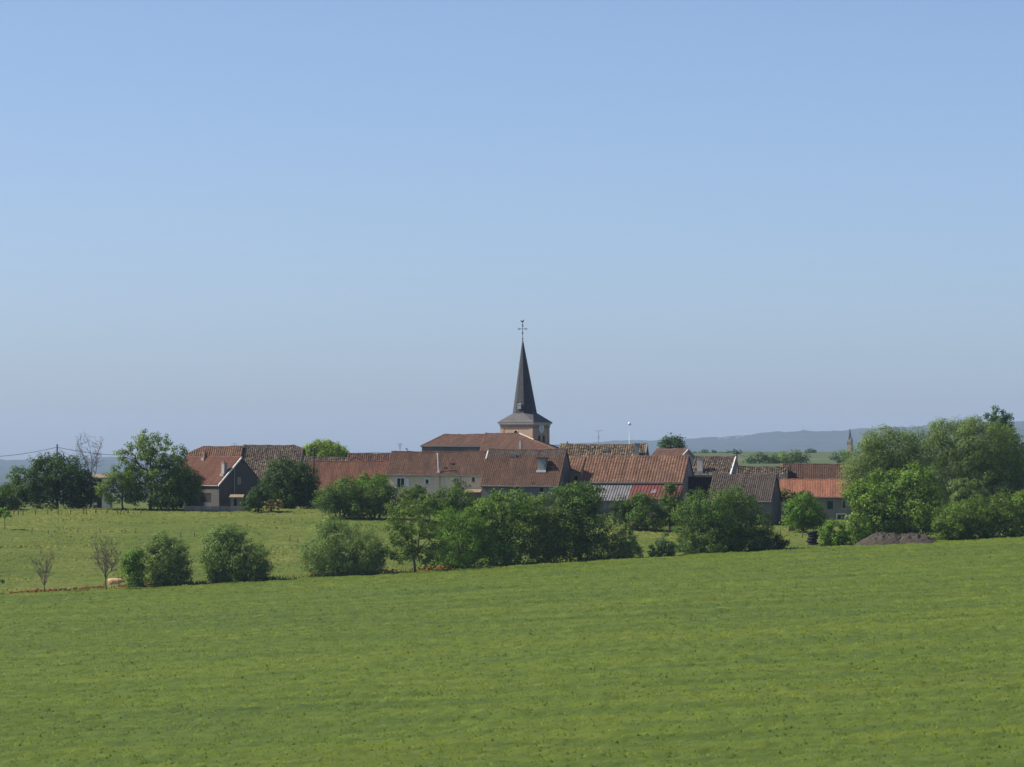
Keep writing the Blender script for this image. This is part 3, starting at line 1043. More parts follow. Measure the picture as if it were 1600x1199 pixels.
# K, L, N: roofs behind on the right
K = House('cottage', 'small cottage with red brown roof tip between orange barn and round dark tree', (1008, 722), 694, 1058, 30, 702.5, 4.0,
          'wall_light', 'tile_church', pitch=0.32, row=0.36, amp=0.05, sagA=0.05, seed=16, verge='trim_stone')
Lh = House('white_edged_house', 'house with mottled brown tiles and white gable board beside a utility pole', (1078, 742), 678, 1141, 14, 713.5, 4.6,
           'wall_grey', 'tile_moss', pitch=0.36, row=0.4, amp=0.08, sagA=0.1, seed=17, jit=0.045, verge='white')
Lh.chimney(1094, 737, 0.9, 0.7, 2.1, 'wall_light', 0)
N = House('farmhouse', 'low mottled roof between white edged house and upper brown roof', (1150, 748), 668, 1231, 6, 729.5, 4.2,
          'wall_stone', 'tile_moss', pitch=0.36, row=0.4, amp=0.08, sagA=0.15, seed=18, jit=0.045)
# dark timber shed between barn and brown barn
TS = empty('timber_shed', (0, 0, 0))
p0_, p1_ = PX(1070, 745, 652), PX(1116, 744.5, 650)
gb = gzf(p0_.x, 652)
TS.location = (p0_.x, 652, gb)
tag(TS, 'tall black timber shed in the shade between orange barn and brown barn', 'shed')
wq, hq = p1_.x - p0_.x, p0_.z - gb
m = MB()
nb = 14
for i in range(nb):
    x = wq * i / nb
    m.box(x + 0.015, x + wq / nb - 0.015, -0.04 - 0.02 * (i % 2), 0.0, -0.5, hq - 0.2)
m.build('cladding', 'wood_dark', TS)
m = MB(); m.box(0, wq, 0.004, 7, -0.5, hq - 0.25); m.build('wall', 'wood_dark', TS)
m = MB(); m.box(-0.2, wq + 0.2, -0.35, 7.2, hq - 0.2, hq); m.build('roof', 'tile_dark', TS)
# M: brown barn
Mh = House('brown_barn', 'low barn with grey brown tiles and dark right gable, in front of bright orange roof', (1105, 783.5), 636, 1206, 12, 742, 5.6,
           'wall_dark', 'tile_dark', cat='barn', pitch=0.32, row=0.38, amp=0.07, sagA=0.12, seed=19, jit=0.02)
# O: two roofs at the right
O2 = House('farmhouse', 'long upper brown roof with orange edge and thin dark stove pipe, above bright orange roof', (1222, 762), 668, 1345, 4, 725.5, 6.0,
           'wall_stone', 'tile_brown', pitch=0.3, row=0.36, amp=0.05, sagA=0.1, seed=20, jit=0.02, vergeL='tile_bright')
q = O2.on_roof(1234.5, 748)
O2.part('stove_pipe', 'iron', lambda m: m.tube([(q.x, q.y, q.z - 0.3), (q.x - 0.05, q.y, q.z + 2.1)], 0.13, 8))
O1 = House('bright_roof_house', 'grey house with bright orange roof and green shuttered window, beside big right trees', (1218, 777), 655, 1348, 4, 750, 4.6,
           'wall_grey', 'tile_bright', pitch=0.26, row=0.32, amp=0.03, sagA=0.03, seed=21,
           openings=[(1292.5, 783.5, 1301.5, 795.5, 'door', {'mat': 'green_paint'}), (1316, 783, 1322, 795, 'window', {}),
                     (1308, 804, 1321, 812, 'window', {'frame': 'white', 'surround': 'white'})])

# ------------------------------------------------------------------ church
CH = empty('church', (0, 0, 0))
nv = House('church_nave', 'x', (748, 709), 704, 881, 8, 678, 7.4, 'wall_stone', 'tile_church', pitch=0.3, row=0.34, amp=0.03, hipL=0.0, hipR=8.7, sagA=0.03, seed=22)
cr = House('church_choir', 'x', (657, 697.5), 708.2, 790, 8, 679.6, 4.6, 'wall_dark', 'tile_church', pitch=0.3, row=0.34, amp=0.03, hipL=3.4, sagA=0.03, seed=23)
TY = 713.0
sc = TY / F
fc = PX(832, 660, TY)            # front corner of the tower at cornice level
gtow = gzf(fc.x, fc.y)
ta = R(28)
W = 6.15
CH.location = (fc.x, fc.y, gtow)
tag(CH, 'village church with square clock tower, slate spire and long hipped tile roof', 'church')
CH.rotation_euler = (0, 0, -ta)
bpy.context.view_layer.update()
for hs, nm in ((nv, 'nave'), (cr, 'choir')):
    mw = hs.root.matrix_world.copy()
    inv = CH.matrix_world.inverted()
    # bake the empty away so that church > nave > roof stays three levels
    kids = list(hs.root.children)
    wall = hs.wall
    for kdd in kids:
        kdd.data.transform(inv @ mw)
        for g in kdd.children:
            g.data.transform(inv @ mw)
        if kdd is not wall:
            kdd.parent = CH
    wall.name = nm + '_wall'
    wall.parent = CH
    hs.roof.name = nm + '_roof'
    bpy.data.objects.remove(hs.root)
# tower in local frame: u runs right-and-nearer, so the front corner is the right end of the left face
zt = fc.z - gtow
m = MB()
m.box(-W, 0, 0, W, -1, zt - 0.55)
tw = m.build('tower_wall', 'wall_tower', CH)
m = MB()
e = 0.06
for (x, y) in ((-W, 0), (-0.6, 0), (-0.6, W - 0.6), (-W, W - 0.6)):
    m.box(x - (e if x < -1 else 0), x + 0.6 + (e if x > -1 else 0), y - (e if y < 1 else 0), y + 0.6 + (e if y > 1 else 0), -1, zt - 1.1)
m.build('quoins', 'wall_tower', tw)
m = MB(); m.box(-W - 0.1, 0.1, -0.1, W + 0.1, zt - 1.02, zt - 0.5); m.build('frieze', 'trim_dark', tw)
m = MB()
m.box(-W - 0.22, 0.22, -0.22, W + 0.22, zt - 0.498, zt - 0.26)
m.box(-W - 0.40, 0.40, -0.40, W + 0.40, zt - 0.26, zt - 0.02)
m.build('cornice', 'trim_stone', tw)
# spire: square skirt to octagon, then slender octagonal spire, slightly leaning
cx, cy = -W / 2, W / 2
zo = zt + 1.55
hf = 2.02
oc = []
for k in range(8):
    an = R(22.5 + 45 * k)
    rr = hf / math.cos(R(22.5))
    oc.append((cx + rr * math.cos(an), cy + rr * math.sin(an), zo))
sq = W / 2 + 0.48
cor = [(cx + sq, cy + sq, zt - 0.018), (cx - sq, cy + sq, zt - 0.018), (cx - sq, cy - sq, zt - 0.018), (cx + sq, cy - sq, zt - 0.018)]
m = MB()
for k in range(4):
    m.poly([cor[k], oc[(2 * k + 1) % 8], oc[(2 * k) % 8]])
    k2_ = (k + 1) % 4
    m.poly([cor[k], cor[k2_], oc[(2 * k + 2) % 8], oc[(2 * k + 1) % 8]])
m.build('spire_skirt', 'slate_skirt', CH)
zs = zt + 0.95
base8 = []
h_sp = PX(816, 529.5, TY + 3).z - gtow - zs
lean = Vector((-0.36, -0.18))
rows_, sv = 26, []
m = MB()
for r in range(rows_):
    for lv in (0, 1):
        t = (r + lv) / rows_
        k = (1 - t)
        rr0 = (hf / math.cos(R(22.5))) * (k * 0.985 + 0.012) + (0.035 if lv == 0 else 0.0)
        i0 = len(m.v)
        for j in range(8):
            an = R(22.5 + 45 * j)
            m.v.append((cx + lean.x * t + rr0 * math.cos(an), cy + lean.y * t + rr0 * math.sin(an), zs + h_sp * t))
        if lv == 1:
            for j in range(8):
                m.f.append([i0 - 8 + j, i0 - 8 + (j + 1) % 8, i0 + (j + 1) % 8, i0 + j])
spire = m.build('spire', 'slate', CH)
m = MB()
for r_, z_ in ((0.16, 0.0),):
    top = Vector((cx + lean.x, cy + lean.y, zs + h_sp))
m.tube([top + Vector((0, 0, -3.2)), top + Vector((0, 0, -1.5)), top], [0.40, 0.215, 0.06], 8)
m.build('spire_cap', 'metal', spire)
m = MB()
dz = zs + h_sp * 0.10
m.box(cx - 0.35, cx + 0.35, cy - hf * 0.94 - 0.22, cy - hf * 0.6, dz, dz + 0.75)
m.poly([(cx - 0.42, cy - hf * 0.94 - 0.3, dz + 0.75), (cx + 0.42, cy - hf * 0.94 - 0.3, dz + 0.75), (cx, cy - hf * 0.7, dz + 1.15)])
m.build('spire_hatch', 'metal', spire)
# cross and weathercock
px_m = 1 / (F / TY)
m = MB()
m.tube([top, top + Vector((0, 0, 2.75))], 0.045, 6)
cz = top.z + 1.72
ux = Vector((math.cos(-ta) * math.cos(ta) + 0, 0, 0))
ax = Vector((math.cos(ta), math.sin(ta), 0))          # world X in the local frame
m.tube([top + Vector((0, 0, 1.72)) - ax * 0.55, top + Vector((0, 0, 1.72)) + ax * 0.55], 0.045, 6)
for c in (-0.62, 0.62):
    ring = [top + Vector((0, 0, 1.72)) + ax * (c + 0.17 * math.cos(t_)) + Vector((0, 0, 0.14 * math.sin(t_))) for t_ in np.linspace(0, 2 * math.pi, 11)]
    m.tube(ring, 0.038, 5)
for c in (2.3, 1.0):
    ring = [top + Vector((0, 0, c + 0.24 * math.cos(t_))) + ax * 0.11 * math.sin(t_) for t_ in np.linspace(0, 2 * math.pi, 11)]
    m.tube(ring, 0.035, 5)
ro = empty('dummy', (0, 0, 0)); bpy.data.objects.remove(ro)
crs = m.build('cross', 'iron', CH)
m = MB()
m.tube([top + Vector((0, 0, -0.12)), top + Vector((0, 0, 0.05)), top + Vector((0, 0, 0.2))], [0.05, 0.17, 0.05], 8)
m.build('cross_ball', 'iron', crs)
m = MB()
ck = top + Vector((0, 0, 2.95))
outl = [(-0.34, 0.12), (-0.30, 0.30), (-0.14, 0.16), (0.04, 0.12), (0.12, 0.34), (0.22, 0.34), (0.30, 0.27), (0.22, 0.22), (0.18, -0.02), (0.04, -0.16), (-0.14, -0.12)]
for s_ in (-0.03, 0.03):
    pts = [ck + ax * p[0] + Vector((0, 0, p[1])) + Vector((-ax.y, ax.x, 0)) * s_ for p in outl]
    m.poly(pts if s_ < 0 else pts[::-1])
fr = [ck + ax * p[0] + Vector((0, 0, p[1])) for p in outl]
for i in range(len(fr)):
    a_, b_ = fr[i], fr[(i + 1) % len(fr)]
    nq = Vector((-ax.y, ax.x, 0)) * 0.03
    m.poly([a_ - nq, b_ - nq, b_ + nq, a_ + nq])
m.build('weathercock', 'iron', crs)


def tower_front(px, py):
    mi = CH.matrix_world.inverted()
    o, d = mi @ CAM, mi.to_3x3() @ ray(px, py)
    return o + d * ((0 - o.y) / d.y)


def tower_right(px, py):
    mi = CH.matrix_world.inverted()
    o, d = mi @ CAM, mi.to_3x3() @ ray(px, py)
    return o + d * ((0 - o.x) / d.x)


# clock on the right face
kc = tower_right(845.5, 669.3)
m = MB(); m.disc((-0.02, kc.y, kc.z), (1, 0, 0), 0.90, 0.12, 32); ckf = m.build('clock', 'offwhite', CH)
m = MB(); m.disc((0.102, kc.y, kc.z), (1, 0, 0), 0.84, 0.02, 32); m.build('clock_face', 'white', ckf)
m = MB()
for k in range(12):
    an = R(30 * k)
    c = Vector((0.125, kc.y + 0.64 * math.sin(an), kc.z + 0.64 * math.cos(an)))
    t_ = Vector((0, math.sin(an), math.cos(an)))
    m.tube([c - t_ * 0.08, c + t_ * 0.08], 0.025, 4)
m.build('hour_marks', 'iron', ckf)
for ln, an, r_ in ((0.42, 235, 0.05), (0.55, 335, 0.04)):
    m = MB()
    t_ = Vector((0, math.sin(R(an)), math.cos(R(an))))
    m.tube([Vector((0.135, kc.y, kc.z)) - t_ * 0.1, Vector((0.135, kc.y, kc.z)) + t_ * ln], [r_, r_ * 0.6], 5)
    m.build('clock_hand', 'iron', ckf)
# twin louvred bell openings under the clock
for px in (842.5, 849.5):
    c = tower_right(px, 687.5)
    m = MB()
    hw, hh = 0.36, 0.85
    pts = [(-hw, -hh), (hw, -hh), (hw, hh * 0.5)] + [(hw * math.cos(t_), hh * 0.5 + hw * math.sin(t_)) for t_ in np.linspace(0.3, math.pi - 0.3, 6)] + [(-hw, hh * 0.5)]
    m.poly([(0.012, c.y + p[0], c.z + p[1]) for p in pts])
    bo = m.build('bell_opening', 'dark_void', CH)
    m = MB()
    for k in range(6):
        z_ = c.z - hh + 0.10 + k * 0.22
        m.poly([(0.10, c.y - hw, z_), (0.10, c.y + hw, z_), (0.02, c.y + hw, z_ + 0.16), (0.02, c.y - hw, z_ + 0.16)])
    m.build('louvres', 'slate', bo)
# round-headed opening in the lit face
c = tower_front(806, 676)
m = MB()
pts = [(0.34 * math.cos(t_), 0.34 * math.sin(t_)) for t_ in np.linspace(0, math.pi, 10)]
pts = [(-0.34, -0.5)] + pts[::-1] + [(0.34, -0.5)]
m.poly([(c.x + p[0], -0.012, c.z + p[1]) for p in pts])
m.build('arched_opening', 'dark_void', CH)
m = MB()
for k in range(9):
    t0_, t1_ = math.pi * k / 9, math.pi * (k + 1) / 9
    m.poly([(c.x + r_ * math.cos(t_), -0.05, c.z + r_ * math.sin(t_)) for r_, t_ in ((0.36, t0_), (0.5, t0_), (0.5, t1_), (0.36, t1_))])
m.build('arch_surround', 'trim_stone', CH)
# pale coping where the nave hip meets the tower
m = MB()
qa, qb = [nv.mw @ (Vector((nv.L - 8.7 * t_, nv.w * t_, nv.ze + nv.h * t_ + 0.12))) for t_ in (0.98, 0.66)]
mi = CH.matrix_world.inverted()
m.tube([mi @ qa, mi @ qb], 0.16, 5)
m.build('coping', 'trim_stone', CH)
qc, qd = PX(813.5, 689, 703), PX(814, 697.5, 703)
m = MB()
la, lb = mi @ qc, mi @ qd
m.box(la.x - 0.2, la.x + 0.2, la.y - 0.2, la.y + 0.3, lb.z - 0.6, la.z)
m.build('chimney', 'concrete', CH)
qe = PX(661.5, 702, 703.5)
le = mi @ qe


# ------------------------------------------------------------------ low shed, stone wall and garden bits on the left
def small_shed(name, label, px0, px1, py_top, py_base, wall, roof, depth=3.0, rise=0.5, Y=None):
    g = ground_hit((px0 + px1) / 2, py_base) if Y is None else PX((px0 + px1) / 2, py_base, Y)
    Yb = g.y
    a_, b_ = PX(px0, py_base, Yb), PX(px1, py_top, Yb)
    r_ = empty(name, (a_.x, Yb, gzf(a_.x, Yb)))
    tag(r_, label, 'shed')
    z0 = r_.location.z
    ww, hh = b_.x - a_.x, b_.z - z0
    m = MB(); m.box(0, ww, 0, depth, -0.4, hh - rise); m.build('wall', wall, r_)
    m = MB()
    i = [(-0.2, -0.3, hh - rise), (ww + 0.2, -0.3, hh - rise), (ww + 0.2, depth + 0.2, hh), (-0.2, depth + 0.2, hh)]
    m.poly(i)
    j = [(p[0], p[1], p[2] - 0.1) for p in i]
    m.poly(j[::-1])
    for k in range(4):
        m.poly([i[k], j[k], j[(k + 1) % 4], i[(k + 1) % 4]])
    m.build('roof', roof, r_)
    m = MB(); m.box(ww * 0.3, ww * 0.55, -0.05, -0.003, -0.2, hh - rise - 0.25); m.build('door', 'wood_dark', r_)
    return r_


small_shed('garden_shed', 'small grey shed with sloping roof in front of the dark gable', 360, 378, 773, 790, 'wall_grey', 'tan_sheet', 2.5, 0.4, Y=653)
small_shed('white_shed', 'low white walled shed with tan roof glimpsed between trees on the left', 143, 172, 741.5, 790, 'white', 'tan_sheet', 4, 0.5, Y=668)
# low stone wall before the gabled house
g0, g1 = ground_hit(288, 798), ground_hit(386, 799)
sw = empty('stone_wall', g0)
tag(sw, 'low rough stone wall between meadow and the grey gabled house', 'wall')
m = MB()
rr = random.Random(4)
Lw = (g1 - g0).length
dirv = (g1 - g0).normalized()
z_ = -0.2
for c_ in range(3):
    x = 0
    while x < Lw:
        l_ = rr.uniform(0.35, 0.8)
        p = dirv * x
        p2 = dirv * min(Lw, x + l_ - 0.03)
        zt_ = gzf(g0.x + p.x, g0.y + p.y) - g0.z
        d_ = rr.uniform(-0.05, 0.05)
        m.box(p.x, p2.x, p.y + d_ - 0.2, p.y + d_ + 0.25, zt_ - 0.1 + c_ * 0.27, zt_ + 0.14 + c_ * 0.27 + rr.uniform(-0.03, 0.05))
        x += l_
o = m.build('wall_stones', 'wall_stone', sw)
tag(o, kind='stuff')

# ------------------------------------------------------------------ trees
ORD = ['first', 'second', 'third', 'fourth', 'fifth', 'sixth', 'seventh', 'eighth', 'ninth', 'tenth', 'eleventh', 'twelfth', 'thirteenth', 'fourteenth', 'fifteenth']
def crown_mesh(name, lobes, nleaf, leaf, rng, clump, loose, upb, droop=0.0, inner=0.22):
    """lobes: list of (center(3), radii(3)); leaf faces in clumps over the lobes"""
    C_ = np.array([l[0] for l in lobes], float)
    Rd = np.array([l[1] for l in lobes], float)
    area = (Rd[:, 0] * Rd[:, 1] + Rd[:, 0] * Rd[:, 2] + Rd[:, 1] * Rd[:, 2])
    per = 46
    nc = max(6, int(nleaf / per))
    li = rng.choice(len(lobes), nc * 2, p=area / area.sum())
    d = rng.normal(size=(nc * 2, 3))
    d /= np.linalg.norm(d, axis=1)[:, None]
    rad = np.where(rng.random(nc * 2) < inner, rng.uniform(0.25, 0.75, nc * 2), rng.uniform(0.74, 1.03 + loose, nc * 2))
    cc = C_[li] + d * Rd[li] * rad[:, None]
    # drop clumps that lie deep inside another lobe
    ins = np.zeros(len(cc), bool)
    for k in range(len(lobes)):
        e = np.linalg.norm((cc - C_[k]) / Rd[k], axis=1)
        ins |= (e < 0.62) & (li != k)
    ins &= rng.random(len(cc)) < 0.8
    sel = np.where(~ins)[0][:nc]
    cc, d, li = cc[sel], d[sel], li[sel]
    nc = len(cc)
    cr_ = clump * rng.uniform(0.55, 1.25, nc)
    cnt = np.maximum(8, (per * (cr_ / clump) ** 2).astype(int))
    ci = np.repeat(np.arange(nc), cnt)
    n = len(ci)
    e = rng.normal(size=(n, 3))
    e /= np.linalg.norm(e, axis=1)[:, None]
    r_ = rng.uniform(0.35, 1.08, n) ** 0.8
    pos = cc[ci] + e * (cr_[ci] * r_)[:, None] * np.array([1, 1, 0.8])
    pos[:, 2] -= droop * r_ ** 2 * cr_[ci]
    nr = e * 0.8 + d[ci] * 0.75 + rng.normal(size=(n, 3)) * 0.45 + np.array([0, 0, upb])
    nr /= np.linalg.norm(nr, axis=1)[:, None]
    t = np.cross(nr, rng.normal(size=(n, 3)))
    t /= np.linalg.norm(t, axis=1)[:, None] + 1e-9
    if droop:
        t[:, 2] -= 1.2
        t -= nr * np.sum(t * nr, 1)[:, None]
        t /= np.linalg.norm(t, axis=1)[:, None] + 1e-9
    b_ = np.cross(nr, t)
    ln = leaf * rng.uniform(0.65, 1.35, n)
    wd = ln * (0.62 if not droop else 0.42)
    V = np.empty((n, 4, 3))
    V[:, 0] = pos - t * ln[:, None] * 0.5
    V[:, 1] = pos + b_ * wd[:, None] * 0.5 - nr * 0.03
    V[:, 2] = pos + t * ln[:, None] * 0.5
    V[:, 3] = pos - b_ * wd[:, None] * 0.5 - nr * 0.03
    rn = np.clip(0.5 + rng.normal(0, 0.2, nc)[ci] + rng.normal(0, 0.17, n), 0, 1)
    me = np_mesh(name, V.reshape(-1, 3), np.arange(n * 4).reshape(-1, 4), np.repeat(rn, 4))
    return me, cc


def limb(m, a, b, r0, r1, rng, n=5, wob=0.12):
    a, b = Vector(a), Vector(b)
    L_ = (b - a).length
    pts, rad = [], []
    for k in range(n + 1):
        t = k / n
        p = a.lerp(b, t)
        if 0 < k < n:
            p += Vector(rng.normal(0, wob * L_ / 3, 3))
        pts.append(p)
        rad.append(r0 + (r1 - r0) * t)
    m.tube(pts, rad, 6)
    return pts


TREE_N = [0]
TRI = [0]


def tree(name, label, base, lobes, leafmat, leaf=0.30, dens=1.0, clump=0.85, loose=0.12, upb=0.35, droop=0.0, group=None, bark='bark', Y=None, trunk_r=None,
         cat='tree', stems=1, inner=0.22, thick=0.95):
    TREE_N[0] += 1
    rng = np.random.default_rng(100 + TREE_N[0])
    if Y is None:
        g = ground_hit(base[0], base[1])
    else:
        g = PX(base[0], base[1], Y)
    Yb = g.y
    gz_ = gzf(g.x, Yb)
    root = empty(name, (g.x, Yb, gz_))
    tag(root, label, cat, group)
    k = Yb / F
    L3 = []
    for i, lb in enumerate(lobes):
        cx_, cy_, rx_, ry_ = lb[:4]
        c = PX(cx_, cy_, Yb)
        dep = min(rx_, ry_ * 1.3) * k * thick
        off = (lb[4] if len(lb) > 4 else rng.uniform(-0.35, 0.35) * (1 if len(lobes) > 1 else 0)) * dep
        L3.append(((c.x - g.x, off, c.z - gz_), (rx_ * k * 1.02, dep, ry_ * k * 1.0)))
    area = sum(4 * math.pi * ((a[0] * a[2] + a[0] * a[1] + a[1] * a[2]) / 3) for _, a in L3)
    nleaf = int(dens * area * 2.35 / (leaf * leaf * 0.62 * 0.5)) // 2
    me, cc = crown_mesh('crown', L3, nleaf, leaf, rng, clump, loose, upb, droop, inner)
    TRI[0] += len(me.polygons) * 2
    link('crown', me, leafmat, root)
    # trunk and limbs
    m = MB()
    zc = np.average([l[0][2] for l in L3], weights=[l[1][0] for l in L3])
    xc = np.average([l[0][0] for l in L3], weights=[l[1][0] for l in L3])
    zt_ = max(l[0][2] + l[1][2] for l in L3)
    r0 = trunk_r or max(0.07, 0.026 * zt_)
    fork = Vector((xc * 0.5, 0, max(0.35, zc * 0.55)))
    for sidx in range(stems):
        ox = (sidx - (stems - 1) / 2) * r0 * 2.5
        limb(m, (ox, 0, -0.3), fork + Vector((ox * 2.5, 0, 0)), r0 * 1.15, r0 * 0.75, rng, 4, 0.05)
    for c, a in L3:
        e = Vector(c) + Vector((0, 0, a[2] * 0.2))
        p = limb(m, fork - Vector((0, 0, 0.05)), e, r0 * 0.6, r0 * 0.22, rng, 5)
    idx = rng.choice(len(cc), min(len(cc), 14 + 5 * len(L3)), replace=False)
    for q in idx:
        j = int(np.argmin([np.linalg.norm(cc[q] - np.array(c)) for c, _ in L3]))
        s_ = fork.lerp(Vector(L3[j][0]), rng.uniform(0.35, 0.95))
        limb(m, s_, cc[q], r0 * 0.22, r0 * 0.06, rng, 4)
    m.build('trunk', bark, root, True)
    return root


def bare_tree(name, label, base, height_px, spread_px, Y=None, seed=1, bark='bark', cat='tree', n1=6):
    rng = np.random.default_rng(seed)
    g = ground_hit(*base) if Y is None else PX(base[0], base[1], Y)
    root = empty(name, (g.x, g.y, gzf(g.x, g.y) if Y is None else g.z))
    tag(root, label, cat)
    k = g.y / F
    Hh_, Sp = height_px * k, spread_px * k
    m, mb_ = MB(), MB()
    fork = Vector((rng.normal(0, 0.1), 0, Hh_ * 0.30))
    limb(m, (0, 0, -0.2), fork, Hh_ * 0.021, Hh_ * 0.014, rng, 4, 0.05)
    m.build('trunk', bark, root, True)
    for i in range(n1):
        an = 2 * math.pi * i / n1 + rng.uniform(-0.3, 0.3)
        tip = fork + Vector((math.cos(an) * Sp * 0.5 * rng.uniform(0.4, 1.0), math.sin(an) * Sp * 0.4, Hh_ * rng.uniform(0.38, 0.7)))
        pts = limb(mb_, fork - Vector((0, 0, 0.1)), tip, Hh_ * 0.0085, Hh_ * 0.003, rng, 6, 0.10)
        for p in pts[2:]:
            for _ in range(3):
                t2 = p + Vector((rng.normal(0, Sp * 0.13), rng.normal(0, Sp * 0.12), abs(rng.normal(0, Hh_ * 0.11)) + 0.1))
                pp_ = limb(mb_, p, t2, Hh_ * 0.0038, Hh_ * 0.0016, rng, 4, 0.12)
                for w_ in pp_[2:]:
                    for _2 in range(2):
                        t3 = w_ + Vector((rng.normal(0, Sp * 0.05), rng.normal(0, Sp * 0.05), abs(rng.normal(0, Hh_ * 0.045))))
                        mb_.tube([w_, t3], [Hh_ * 0.0019, Hh_ * 0.0010], 4, False)
    mb_.build('branches', bark, root)
    return root


# --- field edge, left to right
bare_tree('bare_tree', 'small bare leafless tree at field edge, leftmost of the two', (69, 934), 68, 42, seed=11, bark='bark_pale')
bare_tree('bare_tree', 'bare leafless tree at field edge in front of the cow', (165, 930), 86, 62, seed=12, n1=8, bark='bark_pale')
tree('dark_bush', 'narrow dark green bush at field edge right of the cow', (209, 926), [(206, 890, 17, 28), (213, 872, 14, 20), (215, 905, 13, 20), (200, 878, 10, 14)], 'leaf_fresh', 0.24, clump=0.6, cat='bush', stems=2)
tree('round_bush', 'tall leafy round bush at field edge, touching the narrow dark bush', (265, 922), [(258, 872, 28, 38), (279, 882, 20, 32), (250, 888, 19, 32), (266, 902, 26, 20), (250, 850, 18, 18)], 'leaf_willow', 0.24, clump=0.7, cat='bush', stems=3)
tree('round_bush', 'broad dome shaped grey green bush standing alone at field edge', (362, 916), [(352, 862, 34, 38), (378, 876, 38, 36), (339, 874, 23, 32), (400, 886, 20, 22), (354, 892, 32, 24), (344, 898, 17, 16), (350, 838, 20, 16)], 'leaf_grey', 0.24, clump=0.75, cat='bush', stems=3)
tree('willow_bush', 'large pale willow bush at field edge before the dark hedge clump', (545, 906), [(522, 852, 36, 40), (556, 860, 40, 42), (498, 866, 26, 30), (582, 872, 20, 30), (530, 888, 44, 20), (520, 822, 17, 18), (560, 892, 36, 16)], 'leaf_grey', 0.24, clump=0.75, droop=0.3, cat='bush', stems=3)
tree('open_tree', 'open airy tree with visible forked trunk at field edge', (650, 901), [(640, 815, 34, 34), (668, 800, 26, 26), (622, 800, 18, 24), (668, 850, 24, 30), (625, 850, 22, 24), (640, 870, 36, 14), (608, 868, 16, 10)], 'leaf_olive', 0.26, dens=0.62, clump=0.6, loose=0.22, inner=0.12, trunk_r=0.17, stems=1)
tree('leafy_tree', 'fresh green smooth topped tree right of the open airy tree', (716, 893), [(704, 822, 26, 26), (736, 826, 22, 28), (716, 852, 36, 34), (745, 858, 18, 26), (700, 870, 22, 16)], 'leaf_fresh', 0.22, clump=0.75, upb=0.5)
tree('leafy_tree', 'tree with big bright leaf clumps on its left side, centre of field edge', (790, 888), [(786, 806, 34, 34), (810, 790, 24, 22), (765, 818, 24, 36), (805, 838, 32, 42), (778, 860, 30, 28), (762, 795, 16, 20)], 'leaf_bright', 0.32, clump=0.85, loose=0.16, upb=0.25)
tree('leafy_tree', 'olive green tree between the bright clumped tree and the tall broad tree', (856, 884), [(852, 806, 26, 30), (848, 838, 28, 34), (868, 830, 24, 34), (852, 866, 26, 14)], 'leaf_olive', 0.26, clump=0.8)
tree('leafy_tree', 'tall broad dark tree at field edge, right end of the tree row', (905, 882), [(904, 790, 32, 30), (890, 772, 24, 18), (925, 776, 20, 20), (926, 820, 30, 36), (890, 830, 32, 38), (942, 838, 16, 20), (910, 862, 40, 16)], 'leaf_mid', 0.28, clump=0.85, upb=0.45)
tree('round_bush', 'small round yellowish green bush right of the tall broad tree', (976, 880), [(974, 852, 22, 24), (985, 862, 18, 18), (965, 864, 16, 16)], 'leaf_willow', 0.2, clump=0.5, cat='bush', stems=3)
tree('spiky_bush', 'small dark spiky evergreen bush alone in the gap by the field edge', (1038, 877), [(1036, 862, 20, 15), (1042, 850, 12, 14), (1028, 852, 10, 10)], 'leaf_blue', 0.24, clump=0.45, loose=0.25, droop=0.0, upb=0.8, cat='bush', stems=3)
tree('big_bush', 'huge spreading dark green bush at field edge, right of centre', (1130, 869), [(1115, 800, 40, 36), (1148, 808, 38, 44), (1085, 818, 30, 38), (1178, 826, 28, 40), (1120, 842, 44, 30), (1165, 850, 36, 22), (1085, 850, 22, 18)], 'leaf_mid', 0.27, clump=0.85, cat='bush', stems=3)
tree('low_bush', 'low dark bush at the right foot of the huge spreading bush', (1206, 865), [(1200, 848, 24, 18), (1218, 852, 14, 12)], 'leaf_dark', 0.24, clump=0.55, cat='bush', stems=3)
tree('flower_bush', 'small pale speckled bush at the left foot of the huge bush', (1072, 875), [(1070, 862, 14, 12), (1082, 866, 10, 9)], 'leaf_grey', 0.2, dens=0.8, clump=0.4, cat='bush', stems=2)
tree('leafy_shrub', 'bright leafy shrub beside the black tyre stack', (1304, 859), [(1304, 834, 18, 22), (1294, 834, 13, 16), (1316, 836, 12, 16), (1303, 850, 15, 8)], 'leaf_fresh', 0.28, clump=0.6, cat='bush', stems=3)
tree('hedge_bush', 'long low bright hedge at right edge of picture behind the field', (1540, 847), [(1490, 815, 30, 24), (1530, 805, 32, 28), (1570, 800, 34, 28), (1610, 800, 30, 32), (1510, 830, 40, 16), (1575, 828, 50, 16), (1478, 830, 20, 16)], 'leaf_olive', 0.28, clump=0.75, cat='hedge', stems=3)
tree('edge_bush', 'sliver of a dark bush cut by the left picture edge', (-9, 932), [(-12, 905, 15, 10), (-16, 916, 12, 12)], 'leaf_dark', 0.25, clump=0.5, cat='bush', stems=2)

